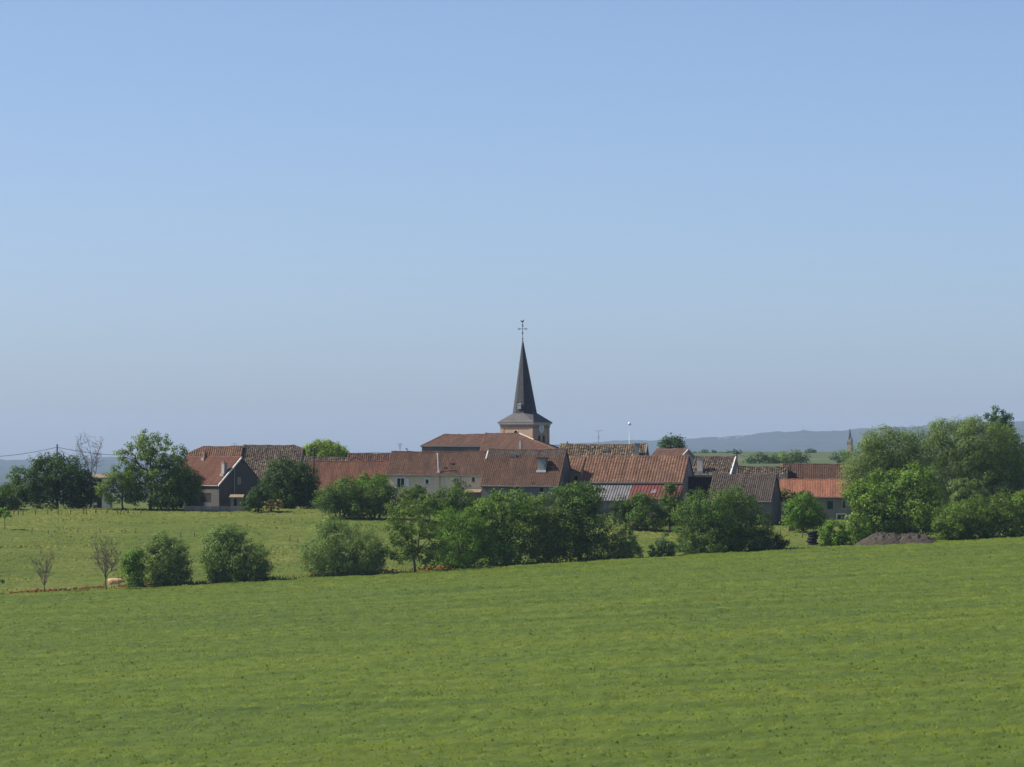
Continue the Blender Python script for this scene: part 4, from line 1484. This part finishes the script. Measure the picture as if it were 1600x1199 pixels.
# --- right-hand trees
tree('maple_tree', 'bright clumpy maple before the tall willows on the right', (1400, 848), [(1372, 770, 32, 32), (1408, 778, 38, 38), (1435, 755, 26, 26), (1350, 800, 26, 34), (1392, 812, 44, 30), (1440, 800, 34, 40), (1340, 776, 16, 18), (1350, 836, 22, 14)], 'leaf_bright', 0.36, dens=1.25, clump=0.95, loose=0.16, upb=0.25)
tree('big_willow', 'tall pale round willow beside the far steeple, left of the two', (1400, 838), [(1395, 710, 44, 42), (1360, 730, 38, 44), (1428, 712, 34, 40), (1340, 756, 24, 34), (1410, 760, 50, 40), (1440, 790, 40, 40), (1375, 690, 26, 22)], 'leaf_willow', 0.27, dens=1.25, clump=1.0, droop=0.25, Y=634)
tree('big_willow', 'tallest broad willow at the right picture edge', (1520, 834), [(1485, 700, 40, 42), (1530, 695, 46, 40), (1565, 712, 36, 44), (1588, 740, 26, 44), (1500, 745, 46, 50), (1550, 765, 54, 50), (1475, 680, 24, 24), (1590, 780, 30, 40), (1520, 672, 24, 20)], 'leaf_willow', 0.27, dens=1.25, clump=1.0, droop=0.2, Y=640)
tree('conifer', 'dark pointed tree top rising behind the tallest willow', (1560, 830), [(1556, 648, 16, 16), (1562, 662, 20, 16), (1568, 680, 24, 22), (1570, 720, 28, 40)], 'leaf_blue', 0.3, dens=0.8, clump=0.6, loose=0.2, Y=660)
tree('leafy_shrub', 'pale rounded shrub in the dark gap below the tall willows', (1508, 838), [(1506, 765, 20, 16), (1500, 785, 16, 18), (1515, 782, 16, 18)], 'leaf_willow', 0.26, clump=0.55, cat='bush', Y=626)
tree('leafy_shrub', 'low dark shrub behind the earth heaps', (1412, 845), [(1405, 826, 20, 12), (1425, 824, 18, 12)], 'leaf_mid', 0.26, clump=0.5, cat='bush', stems=2)
tree('round_tree', 'compact round bright tree between brown barn and grey house', (1255, 832), [(1255, 795, 26, 24), (1240, 806, 16, 20), (1272, 806, 18, 20), (1256, 816, 28, 12)], 'leaf_fresh', 0.26, clump=0.7)
tree('vine_shrub', 'dark shrub climbing beside the dark gable of the brown barn', (1238, 822), [(1240, 778, 18, 10), (1228, 772, 9, 9), (1255, 776, 12, 8), (1238, 796, 12, 18)], 'leaf_dark', 0.26, clump=0.5, cat='bush', Y=644)

# --- orchard behind the middle
tree('orchard_tree', 'dark orchard tree in front of grey lean-to, left of three', (978, 828), [(975, 790, 18, 15), (990, 802, 16, 16), (970, 808, 14, 13)], 'leaf_dark', 0.26, clump=0.65)
tree('orchard_tree', 'orchard tree in front of red lean-to, middle of three', (1012, 830), [(1005, 790, 22, 20), (1020, 806, 22, 20), (992, 812, 18, 14), (1000, 781, 14, 8)], 'leaf_mid', 0.26, clump=0.7)
tree('orchard_tree', 'orchard tree overlapping right end of red lean-to, right of three', (1046, 828), [(1047, 782, 16, 20), (1040, 806, 18, 20), (1058, 800, 12, 22), (1047, 764, 9, 8)], 'leaf_mid', 0.26, clump=0.65)
tree('low_bush', 'pale dry bush beside the post under the orchard trees', (997, 830), [(996, 820, 12, 8)], 'leaf_dry', 0.2, clump=0.35, cat='bush', stems=2)

# --- before the cream house
tree('hedge_clump', 'dark left half of the big hedge clump below the orange roof', (532, 811), [(525, 775, 26, 20), (545, 768, 24, 20), (512, 782, 18, 18), (535, 795, 30, 14)], 'leaf_mid', 0.26, clump=0.8, upb=0.5, cat='bush', stems=3)
tree('hedge_clump', 'right half of the big hedge clump before the cream house corner', (585, 812), [(588, 768, 26, 22), (605, 780, 18, 22), (570, 790, 28, 18), (598, 798, 22, 12)], 'leaf_mid', 0.26, clump=0.8, upb=0.5, cat='bush', stems=3)
tree('leafy_tree', 'brighter rounded tree top rising from the middle of the hedge clump', (578, 806), [(578, 750, 22, 14), (568, 760, 18, 14), (592, 756, 14, 12)], 'leaf_fresh', 0.26, clump=0.65, upb=0.4, Y=640)
tree('shrub', 'small shrub under the glazed door of the cream house', (640, 800), [(634, 776, 14, 14), (648, 772, 12, 12), (638, 788, 16, 10)], 'leaf_olive', 0.24, dens=0.8, clump=0.5, cat='bush', Y=642)
tree('shrub', 'dark shrub against the cream wall, below its small window', (658, 800), [(656, 770, 9, 10), (662, 782, 12, 12)], 'leaf_dark', 0.24, clump=0.45, cat='bush', Y=643)
tree('shrub', 'thin feathery shrub in front of the cream house downpipe', (715, 800), [(712, 758, 10, 9), (722, 762, 12, 8), (708, 768, 10, 8)], 'leaf_olive', 0.24, dens=0.55, clump=0.45, loose=0.25, cat='bush', Y=640)
tree('leafy_tree', 'dark bushy tree behind the smooth topped tree, below the woodshed', (712, 815), [(704, 778, 22, 16), (725, 786, 22, 18), (690, 786, 18, 14), (738, 796, 14, 14), (712, 800, 30, 12)], 'leaf_mid', 0.26, clump=0.75)
tree('shrub', 'bushes filling the gap behind the open airy tree, under the cream wall', (672, 815), [(668, 788, 18, 10), (684, 792, 16, 12), (655, 796, 16, 10)], 'leaf_mid', 0.26, clump=0.6, cat='bush')

# --- left part of the village
tree('walnut_tree', 'dark round walnut tree in front of the mottled farmhouse', (455, 796), [(448, 740, 26, 24), (470, 748, 24, 22), (430, 758, 20, 26), (460, 765, 34, 26), (482, 768, 18, 24), (440, 725, 14, 12), (455, 780, 34, 12)], 'leaf_dark', 0.3, clump=0.85)
tree('laurel_bush', 'dense dark round bush at the right end of the stone wall', (401, 801), [(402, 780, 17, 18), (412, 770, 14, 12), (392, 786, 12, 12)], 'leaf_dark', 0.24, clump=0.5, upb=0.6, cat='bush', stems=2)
tree('tall_weeds', 'pale straw coloured weeds between dark round bush and yellow bush', (426, 799), [(422, 789, 9, 8), (432, 788, 9, 8)], 'leaf_dry', 0.22, clump=0.3, cat='weeds', stems=2)
tree('yellow_bush', 'small yellow green bush below the walnut tree', (449, 796), [(445, 786, 9, 9), (455, 787, 8, 8)], 'leaf_yellow', 0.22, clump=0.35, cat='bush', stems=2)
tree('tall_tree', 'tall airy tree with see through top beside the grey gabled house', (235, 797), [(240, 690, 26, 18), (222, 700, 24, 20), (258, 712, 28, 18), (205, 712, 20, 18), (275, 708, 14, 10), (238, 728, 34, 20)], 'leaf_willow', 0.3, dens=0.50, clump=0.65, loose=0.25, inner=0.1, trunk_r=0.25)
tree('leafy_tree', 'lower leafy tree left under the tall airy tree', (192, 797), [(190, 745, 24, 22), (210, 758, 24, 24), (175, 765, 20, 20), (200, 775, 26, 12), (165, 770, 14, 10)], 'leaf_olive', 0.28, dens=0.9, clump=0.7, trunk_r=0.16)
tree('leafy_tree', 'lower dark tree right under the tall airy tree, before the rust roof', (270, 797), [(258, 748, 28, 26), (285, 752, 24, 24), (272, 778, 34, 16), (245, 775, 20, 16), (302, 766, 14, 16)], 'leaf_mid', 0.28, clump=0.75)
tree('leafy_tree', 'dark tree added to shade the left wall of the grey gabled house', (282, 797), [(276, 738, 20, 24), (292, 752, 17, 22), (302, 770, 13, 18), (280, 775, 22, 20)], 'leaf_dark', 0.28, clump=0.75, Y=666)  # added mostly out of view, to keep sun off the gabled house wall
tree('leafy_tree', 'big dark green tree below the utility pole on the left', (90, 796), [(78, 738, 32, 30), (105, 742, 30, 28), (60, 760, 28, 28), (128, 762, 22, 28), (92, 775, 46, 22), (65, 722, 14, 14)], 'leaf_dark', 0.28, clump=0.85)
tree('leafy_tree', 'medium green tree at the left end, left of the big dark tree', (28, 796), [(26, 748, 16, 18), (35, 768, 22, 22), (15, 776, 20, 18)], 'leaf_mid', 0.28, clump=0.7)
tree('hedge_bush', 'low dark bushes cut by the left picture edge', (4, 797), [(0, 775, 16, 18), (-18, 770, 18, 20), (14, 785, 16, 10)], 'leaf_mid', 0.28, clump=0.6, cat='bush', stems=2)
tree('leafy_tree', 'dark tree between the big dark tree and the white shed', (140, 796), [(138, 765, 16, 22), (150, 772, 12, 18)], 'leaf_dark', 0.28, clump=0.6)
tree('sapling', 'little sapling with thin trunk at left edge of the meadow', (8, 828), [(9, 803, 11, 8), (3, 800, 7, 7)], 'leaf_fresh', 0.24, clump=0.35, trunk_r=0.07)
bare_tree('bare_tree', 'grey dead tree with fine twigs behind the trees on the left', (142, 770), 76, 70, Y=662, seed=17, n1=5, bark='bark_pale')
tree('pale_tree', 'sunlit yellow green tree rising behind the long mossy roof', (507, 770), [(500, 704, 22, 14), (522, 706, 19, 14), (510, 699, 22, 11), (487, 706, 13, 11), (536, 711, 9, 8)], 'leaf_yellow', 0.3, dens=1.5, clump=0.75, Y=760)
tree('conifer', 'tiny conifer tip behind the orange house ridge', (638, 770), [(637, 704, 3, 8), (638, 712, 4, 8)], 'leaf_mid', 0.26, clump=0.25, Y=720)
tree('round_tree', 'dark round tree standing far behind the orange barn', (1050, 716), [(1048, 690, 14, 9), (1058, 692, 11, 9), (1050, 700, 17, 9), (1040, 694, 9, 8)], 'leaf_dark', 0.45, dens=1.0, clump=1.2, Y=980)

# --- far trees on the right
for px, py, lb, mt, Yd, lab in (
        (1185, 727, [(1178, 719, 12, 8), (1195, 717, 12, 9), (1207, 719, 10, 8)], 'leaf_blue', 1350, 'far dark trees clump above the white edged house, left of two'),
        (1238, 727, [(1225, 718, 14, 9), (1240, 716, 14, 10), (1249, 712, 6, 10), (1255, 719, 8, 7)], 'leaf_olive', 1400, 'far trees clump with a taller tip, above the brown barn'),
        (1308, 724, [(1308, 714, 13, 8), (1318, 712, 8, 8)], 'leaf_blue', 1450, 'far dark round tree below the distant steeple')):
    tree('distant_tree', lab, (px, py), lb, mt, 0.6, clump=1.6, Y=Yd, trunk_r=0.3)
for k, (px, py, r_) in enumerate(((1076, 710, 8), (1088, 711, 7), (1100, 710, 8), (1113, 711, 7), (1126, 711, 8), (1142, 709, 8), (1158, 711, 8), (1263, 706, 6), (1270, 707, 4))):
    tree('distant_tree', ORD[k] + ' tiny tree from the left in the far row below the blue hill', (px, py + 5), [(px, py, r_, r_ * 0.8)], 'leaf_blue', 1.0, clump=1.6, Y=2300, trunk_r=0.3, group='tiny far trees at right')
print('LEAF TRIS', TRI[0])


# ------------------------------------------------------------------ fences, poles, wires, lamps
def post(px, py, hpx, tilt, label, group, wd=0.07, mat='wood'):
    g = ground_hit(px, py)
    h_ = hpx * g.y / F
    m = MB()
    m.tube([(0, 0, -0.3), (tilt * h_ * 0.5, 0, h_ * 0.5), (tilt * h_, 0, h_ * 0.97), (tilt * h_, 0, h_)], [wd, wd * 0.96, wd * 0.9, wd * 0.4], 7)
    o = m.build('fence_post', mat, None, True)
    o.location = g
    tag(o, label, 'post', group)
    return o


row1 = [(21, 10, 0.15), (28.5, 10, 0), (36, 9, 0), (55, 12, 0.1), (74.5, 9, 0), (91, 12, -0.05), (110, 10, 0.1), (130, 12, 0.15), (135, 9, 0), (148.5, 12, 0.15),
        (167, 8, 0), (183.5, 11, 0), (189, 7, 0), (200, 8, 0), (220, 8, 0.0)]
for k, (px, h_, t_) in enumerate(row1):
    post(px, 805.5 - (px / 220) * 2.5, h_, t_, ORD[k] + ' weathered post from the left picture edge in the upper pasture fence', 'posts of the upper pasture fence')
for k, (px, py, h_, t_) in enumerate(((49, 834, 9, 0.15), (75.5, 835, 6, 0), (85, 835, 6, 0), (121.5, 834, 9, 0.05), (157, 834, 8, -0.2), (195, 834, 8, 0), (212, 834, 7, 0), (282, 839, 8, 0.1), (304, 838, 7, 0))):
    post(px, py, h_, t_, ORD[k] + ' thin dark post from the left in the lower pasture fence', 'posts of the lower pasture fence', 0.055)
for px, py, h_, lab in ((452.5, 847, 11, 'dark post alone in the meadow, left of a leaning pair'), (465, 849, 8, 'shorter dark post of the pair in the open meadow'), (503.5, 811, 7, 'dark post at the left foot of the hedge clump'),
                        (985, 827, 9, 'dark post below the orchard trees'), (1219, 834, 6, 'short grey post in the pasture beside the low dark bush'), (1253.5, 841, 10, 'pale leaning post under the round bright tree')):
    post(px, py, h_, 0.08, lab, None, 0.07)


def pole(px, py_top, py_base, Y, label, arm=0.0, r=0.13, mat='wood_dark', name='utility_pole', cat='utility pole', armz=0.35):
    p = PX(px, py_top, Y)
    g = gzf(p.x, Y)
    o = empty(name, (p.x, Y, g))
    tag(o, label, cat)
    h_ = p.z - g
    m = MB(); m.tube([(0, 0, -0.5), (0, 0, h_)], [r * 1.25, r * 0.85], 8); m.build('pole', mat, o, True)
    if arm:
        m = MB(); m.box(-arm, arm, -0.06, 0.06, h_ - armz - 0.07, h_ - armz + 0.07); ca_ = m.build('crossarm', 'iron', o)
        for x in (-arm * 0.9, -arm * 0.3, arm * 0.3, arm * 0.9):
            m = MB(); m.tube([(x, 0, h_ - armz + 0.07), (x, 0, h_ - armz + 0.25)], [0.05, 0.035], 6); m.build('insulator', 'concrete', ca_)
    return Vector((p.x, Y, p.z))


def wire(a, b, sag, label, r=0.022):
    pts = []
    for k in range(17):
        t = k / 16
        p = Vector(a).lerp(Vector(b), t)
        p.z -= sag * 4 * t * (1 - t)
        pts.append(p)
    m = MB(); m.tube(pts, r, 5)
    o = m.build('power_line', 'iron', None)
    tag(o, label, 'wire')


t1 = pole(89.3, 694.5, 790, 662, 'dark utility pole above the big dark tree on the left', 0)
t2 = pole(99.5, 707.5, 790, 700, 'thin short utility pole just right of the left pole', 0, 0.09)
wire(t1 - Vector((0, 0, 0.45)), PX(-60, 715, 640), 0.5, 'power line from the left pole to the left picture edge', 0.035)
wire(t1 - Vector((0, 0, 0.45)), PX(196, 711.5, 668), 0.3, 'power line from the left pole to the tall airy tree', 0.035)
wire(t1 - Vector((0, 0, 0.55)), PX(118, 715, 690), 0.15, 'short service wire sloping right from the left pole', 0.025)
t3 = pole(490.3, 700, 770, 664, 'utility pole with crossarm before the long orange roof', 0.65)
t4 = pole(886.5, 690, 760, 720, 'stub of a pole with wires right of the church tower', 0, 0.12)
wire(t4 - Vector((0, 0, 0.3)), PX(861, 696, 716), 0.2, 'wire from the pole stub to the church tower', 0.03)
wire(t4 - Vector((0, 0, 0.3)), PX(915, 699.5, 715), 0.25, 'wire from the pole stub towards the yellow brown roof', 0.03)
t5 = pole(1151.3, 705.5, 760, 672, 'utility pole with crossarm in front of the white gable board', 0.6, 0.11)
wire(t5 - Vector((0, 0, 0.3)), PX(1180, 717, 690), 0.15, 'wire sloping right from the pole at the white gable board', 0.025)

# street lamp with white globe
lp = PX(983.5, 661, 706)
lg = gzf(lp.x, 706)
SL = empty('street_lamp', (lp.x, 706, lg))
tag(SL, 'tall thin lamp post with a white head above the yellow brown roof', 'street lamp')
hl = lp.z - lg
m = MB(); m.tube([(0, 0, -0.3), (0, 0, hl - 0.3)], [0.09, 0.055], 8); m.build('pole', 'metal', SL, True)
m = MB(); m.tube([(0, 0, hl - 0.32), (0, 0, hl - 0.2), (0, 0, hl), (0, 0, hl + 0.12)], [0.08, 0.24, 0.24, 0.08], 10); m.build('lamp_head', 'bulb', SL, True)
m = MB(); m.tube([(-0.1, 0, hl - 0.34), (0.45, 0, hl - 0.30)], 0.035, 6); m.build('bracket', 'metal', SL)


def antenna(px, py_top, py_base, Y, label, wd=0.7, rows=((0.0, 1.0), (0.25, 0.8), (0.5, 0.4)), r=0.028):
    p, q = PX(px, py_top, Y), PX(px, py_base, Y)
    o = empty('tv_antenna', q)
    tag(o, label, 'antenna')
    h_ = p.z - q.z
    m = MB(); m.tube([(0, 0, -0.4), (0, 0, h_)], r, 6); m.build('mast', 'iron', o)
    for dz_, f_ in rows:
        m = MB(); m.tube([(-wd * f_, 0, h_ - dz_), (wd * f_, 0.15, h_ - dz_ + 0.03)], r * 0.8, 5)
        for k in np.linspace(-0.9, 0.9, 6):
            m.tube([(wd * f_ * k, -0.3, h_ - dz_), (wd * f_ * k, 0.3, h_ - dz_)], r * 0.55, 4)
        m.build('antenna_boom', 'iron', o)


antenna(935.3, 673, 697, 689, 'tall stepped television antenna on the yellow brown roof', 0.65, ((0.05, 1.0), (1.0, 0.25), (1.25, 0.4)))
antenna(366.3, 693, 698, 701, 'small television antenna on the orange tan farmhouse ridge', 0.45, ((0.03, 1.0),))
antenna(625, 693.5, 707, 690, 'dark television antenna behind the left end of the cream house', 0.4, ((0.05, 1.0), (0.3, 0.9), (0.7, 0.5)), 0.035)

# ------------------------------------------------------------------ earth heaps, tyre stack, yellow panel, cow, poppies
g = ground_hit(1402, 857)
for cxp, top_, rx_, lab in ((1383, 833.5, 56, 'purple brown earth heap at the field edge, left of the pair'), (1424, 834.5, 54, 'purple brown earth heap at the field edge, right of the pair')):
    c = PX(cxp, 857, g.y + 2.5)
    gb = gzf(c.x, c.y)
    hgt = PX(cxp, top_, c.y).z - gb
    rad_ = rx_ * c.y / F
    rr_, aa = np.meshgrid(np.linspace(0, 1, 44), np.linspace(0, 2 * math.pi, 121), indexing='ij')
    X_, Y_ = rr_ * rad_ * np.cos(aa), rr_ * rad_ * 0.8 * np.sin(aa)
    prof_ = np.cos(np.clip(rr_, 0, 1) * math.pi / 2) ** 1.05
    Z_ = hgt * prof_ + (vnoise(X_ * 1.6 + cxp, Y_ * 1.6, 51) - 0.5) * 0.7 * (1 - rr_) * np.minimum(1, rr_ * 4) + (vnoise(X_ * 4 + cxp, Y_ * 4, 52) - 0.5) * 0.26 * (1 - rr_ ** 4) + (vnoise(X_ * 9 + cxp, Y_ * 9, 53) ** 3) * 0.22 * (1 - rr_ ** 6)
    Z_[-1] = -0.4
    o = link('earth_heap', grid_mesh('earth_heap', X_, Y_, Z_), 'earth')
    o.location = (c.x, c.y, gb)
    tag(o, lab, 'earth heap', 'earth heaps')

gt = ground_hit(1270, 852.5)
for k in range(5):
    rt, rb_ = 0.62, 0.19
    m = MB()
    ring = []
    n1_, n2_ = 20, 8
    for i in range(n1_):
        for j in range(n2_):
            a1_, a2_ = 2 * math.pi * i / n1_, 2 * math.pi * j / n2_
            m.v.append(((rt + rb_ * math.cos(a2_)) * math.cos(a1_), (rt + rb_ * math.cos(a2_)) * math.sin(a1_), rb_ * 1.05 * math.sin(a2_)))
    for i in range(n1_):
        for j in range(n2_):
            m.f.append([i * n2_ + j, ((i + 1) % n1_) * n2_ + j, ((i + 1) % n1_) * n2_ + (j + 1) % n2_, i * n2_ + (j + 1) % n2_])
    o = m.build('tyre', 'rubber', None, True)
    o.location = (gt.x + (0.12, -0.1, 0.05, 0.16, -0.05)[k], gt.y + 0.9, gt.z + 0.2 + k * 0.40)
    o.rotation_euler = (R((0, 2, -2, 3, 4)[k]), 0, k)
    tag(o, ('bottom', 'second lowest', 'middle', 'second highest', 'topmost')[k] + ' black tyre of the stack at the field edge', 'tyre', 'stacked tyres')

gy = ground_hit(1232, 831)
YP = empty('feed_trough', gy)
tag(YP, 'ochre wooden box standing below the compact round bright tree', 'box')
m = MB()
for i in range(4):
    m.box(0.0 + i * 0.25, 0.23 + i * 0.25, 0, 0.05, -0.1, 1.0)
m.build('front_boards', 'tan_sheet', YP)
m = MB(); m.box(-0.02, 1.0, 0.052, 0.6, -0.1, 0.98); m.build('box_body', 'tan_sheet', YP)

# cow
gc = ground_hit(181, 920)
CW = bpy.data.meshes.new('cow')
# x: towards the head (right), built around the hip
vs_ = [(0, 0, 1.12, .36, .40), (0.5, 0, 1.08, .38, .42), (1.0, 0, 1.10, .36, .40), (1.35, 0, 1.16, .27, .33), (1.65, 0, 1.18, .17, .23), (1.88, -0.05, 1.10, .13, .17), (2.10, -0.1, 0.92, .085, .10),
       (-0.22, 0, 1.15, .22, .28), (-0.33, 0, 1.02, .05, .05), (-0.36, 0, 0.55, .035, .035),
       (0.02, 0.22, 0.78, .16, .13), (0.08, 0.23, 0.50, .085, .075), (0.0, 0.23, 0.28, .06, .06), (0.04, 0.23, 0.0, .065, .065),
       (-0.06, -0.22, 0.78, .16, .13), (0.0, -0.23, 0.50, .085, .075), (-0.1, -0.23, 0.28, .06, .06), (-0.06, -0.23, 0.0, .065, .065),
       (1.12, 0.2, 0.72, .12, .11), (1.12, 0.21, 0.40, .07, .065), (1.12, 0.21, 0.0, .06, .06),
       (1.22, -0.2, 0.72, .12, .11), (1.26, -0.21, 0.40, .07, .065), (1.22, -0.21, 0.0, .06, .06),
       (1.80, 0.22, 1.24, .05, .03), (1.80, -0.28, 1.24, .05, .03)]
ed = [(0, 1), (1, 2), (2, 3), (3, 4), (4, 5), (5, 6), (0, 7), (7, 8), (8, 9), (0, 10), (10, 11), (11, 12), (12, 13), (0, 14), (14, 15), (15, 16), (16, 17),
      (2, 18), (18, 19), (19, 20), (2, 21), (21, 22), (22, 23), (4, 24), (4, 25)]
CW.from_pydata([v[:3] for v in vs_], ed, [])
cow = link('cow', CW, 'hide')
sm = cow.modifiers.new('skin', 'SKIN')
for i, v in enumerate(vs_):
    CW.skin_vertices[0].data[i].radius = (v[3], v[4])
CW.skin_vertices[0].data[0].use_root = True
sb = cow.modifiers.new('sub', 'SUBSURF')
sb.levels = sb.render_levels = 2
cow.location = (gc.x - 0.75, gc.y, gc.z - 0.05)
cow.rotation_euler = (0, 0, R(-8))
tag(cow, 'cream coloured cow standing in the grass between bare tree and narrow dark bush', 'cow')

# poppies along the field edge
rng = np.random.default_rng(77)
V, Fc = [], []
xs = np.concatenate([rng.uniform(-75, -4, 3000), rng.uniform(25, 36, 60)])
dens_ = vnoise(xs * 0.35, xs * 0, 61)
xs = xs[(dens_ > 0.36) | (rng.random(len(xs)) < 0.15)]
Ys = edge_y(xs) + np.abs(rng.normal(0.2, 0.55, len(xs)))
Zs = gz(xs, Ys) + rng.uniform(0.5, 0.95, len(xs))
n = len(xs)
quads = []
for k in range(3):
    an = rng.uniform(0, math.pi, n)
    sz = rng.uniform(0.05, 0.11, n)
    dx, dy = np.cos(an) * sz, np.sin(an) * sz
    quads.append(np.stack([np.stack([xs - dx * 0.3, Ys - dy * 0.3, Zs - sz], 1), np.stack([xs + dx * 0.3, Ys + dy * 0.3, Zs - sz], 1), np.stack([xs + dx, Ys + dy, Zs + sz * 0.6], 1), np.stack([xs - dx, Ys - dy, Zs + sz * 0.6], 1)], 1).reshape(-1, 3))
V = np.concatenate(quads)
pop = link('poppies', np_mesh('poppies', V, np.arange(len(V)).reshape(-1, 4)), 'poppy')
tag(pop, 'line of red poppies along the far edge of the crop field', 'poppies', kind='stuff')

# ------------------------------------------------------------------ far steeple, mast, white farm buildings on the hill
fp = PX(1328, 701, 3000)
fg = gzf(fp.x, 3000)
FS = empty('distant_church', (fp.x, 3000, fg), R(-30))
tag(FS, 'far pale church tower with thin dark spire beside the big willow', 'church')
kf = 3000 / F
zt_ = PX(1328, 687, 3000).z - fg
m = MB(); m.box(-1.6, 1.6, -1.6, 1.6, -2, zt_); fw = m.build('tower_wall', 'trim_dark', FS)
m = MB()
for x in (-1.4, 1.4):
    for y in (-1.4, 1.4):
        m.tube([(x, y, zt_), (x, y, zt_ + 1.5)], [0.3, 0.05], 6)
m.build('pinnacles', 'trim_stone', FS)
tp_ = PX(1327, 669, 3000).z - fg
m = MB(); m.tube([(0, 0, zt_ + 0.003), (0, 0, tp_)], [1.5, 0.08], 8); m.build('spire', 'slate', FS)
m = MB()
for x in (-0.8, 0.8):
    m.box(x - 0.35, x + 0.35, -1.65, -1.603, zt_ - 4, zt_ - 1.5)
m.build('bell_openings', 'dark_void', FS)

mp_ = PX(1255, 675, 14900)
tm_ = PX(1255, 665, 14900)
MS = empty('radio_mast', (mp_.x, 14900, mp_.z - 6))
tag(MS, 'faint lattice mast on the ridge of the blue hill', 'mast')
hm = tm_.z - mp_.z + 6
m = MB()
for x, y in ((-2, -2), (2, -2), (2, 2), (-2, 2)):
    m.tube([(x, y, -5), (x * 0.25, y * 0.25, hm)], 0.35, 4)
m.build('mast_legs', 'metal', MS)
m = MB()
for k in range(7):
    t = k / 7
    r_, r2_ = 2 * (1 - 0.75 * t), 2 * (1 - 0.75 * (t + 1 / 7))
    m.tube([(-r_, -r_, hm * t), (r2_, -r2_, hm * (t + 1 / 7))], 0.2, 4)
    m.tube([(r_, -r_, hm * t), (-r2_, -r2_, hm * (t + 1 / 7))], 0.2, 4)
m.build('mast_braces', 'metal', MS)
dg = bpy.context.evaluated_depsgraph_get()
for k, (px, py, wd) in enumerate(((1125, 687, 12), (1131, 686, 18), (1137, 686.5, 12), (1155, 685, 20), (1161, 684.5, 12))):
    d = ray(px, py)
    ok, loc, nrm, fi = hills.ray_cast(CAM, d)
    if not ok:
        continue
    o = empty('hill_farm', loc)
    tag(o, ORD[k] + ' tiny pale building from the left on the flank of the blue hill', 'building', 'pale buildings on the far hill')
    m = MB(); m.box(-wd / 2, wd / 2, -5, 5, -4, 4.5); m.build('wall', 'offwhite', o)
    m = MB()
    for sgn in (-1, 1):
        m.poly([(-wd / 2 - 0.5, sgn * 5.6, 4.3), (wd / 2 + 0.5, sgn * 5.6, 4.3), (wd / 2 + 0.5, 0, 7.2), (-wd / 2 - 0.5, 0, 7.2)])
    m.build('roof', 'fibre', o)

# ------------------------------------------------------------------ haze
m = MB()
m.box(-9600, 9600, -300, 21000, -60, 200)
hz = m.build('haze', None)
hm_ = bpy.data.materials.new('haze_air')
hm_.use_nodes = True
nt = hm_.node_tree
nt.nodes.clear()
out = nt.nodes.new('ShaderNodeOutputMaterial')
pv = nt.nodes.new('ShaderNodeVolumePrincipled')
pv.inputs['Color'].default_value = (0.56, 0.73, 1.0, 1)
pv.inputs['Density'].default_value = 0.000045
pv.inputs['Anisotropy'].default_value = 0.1
nt.links.new(pv.outputs[0], out.inputs['Volume'])
hz.data.materials.append(hm_)
tag(hz, 'pale blue summer haze filling the air over the fields', 'haze', kind='stuff')
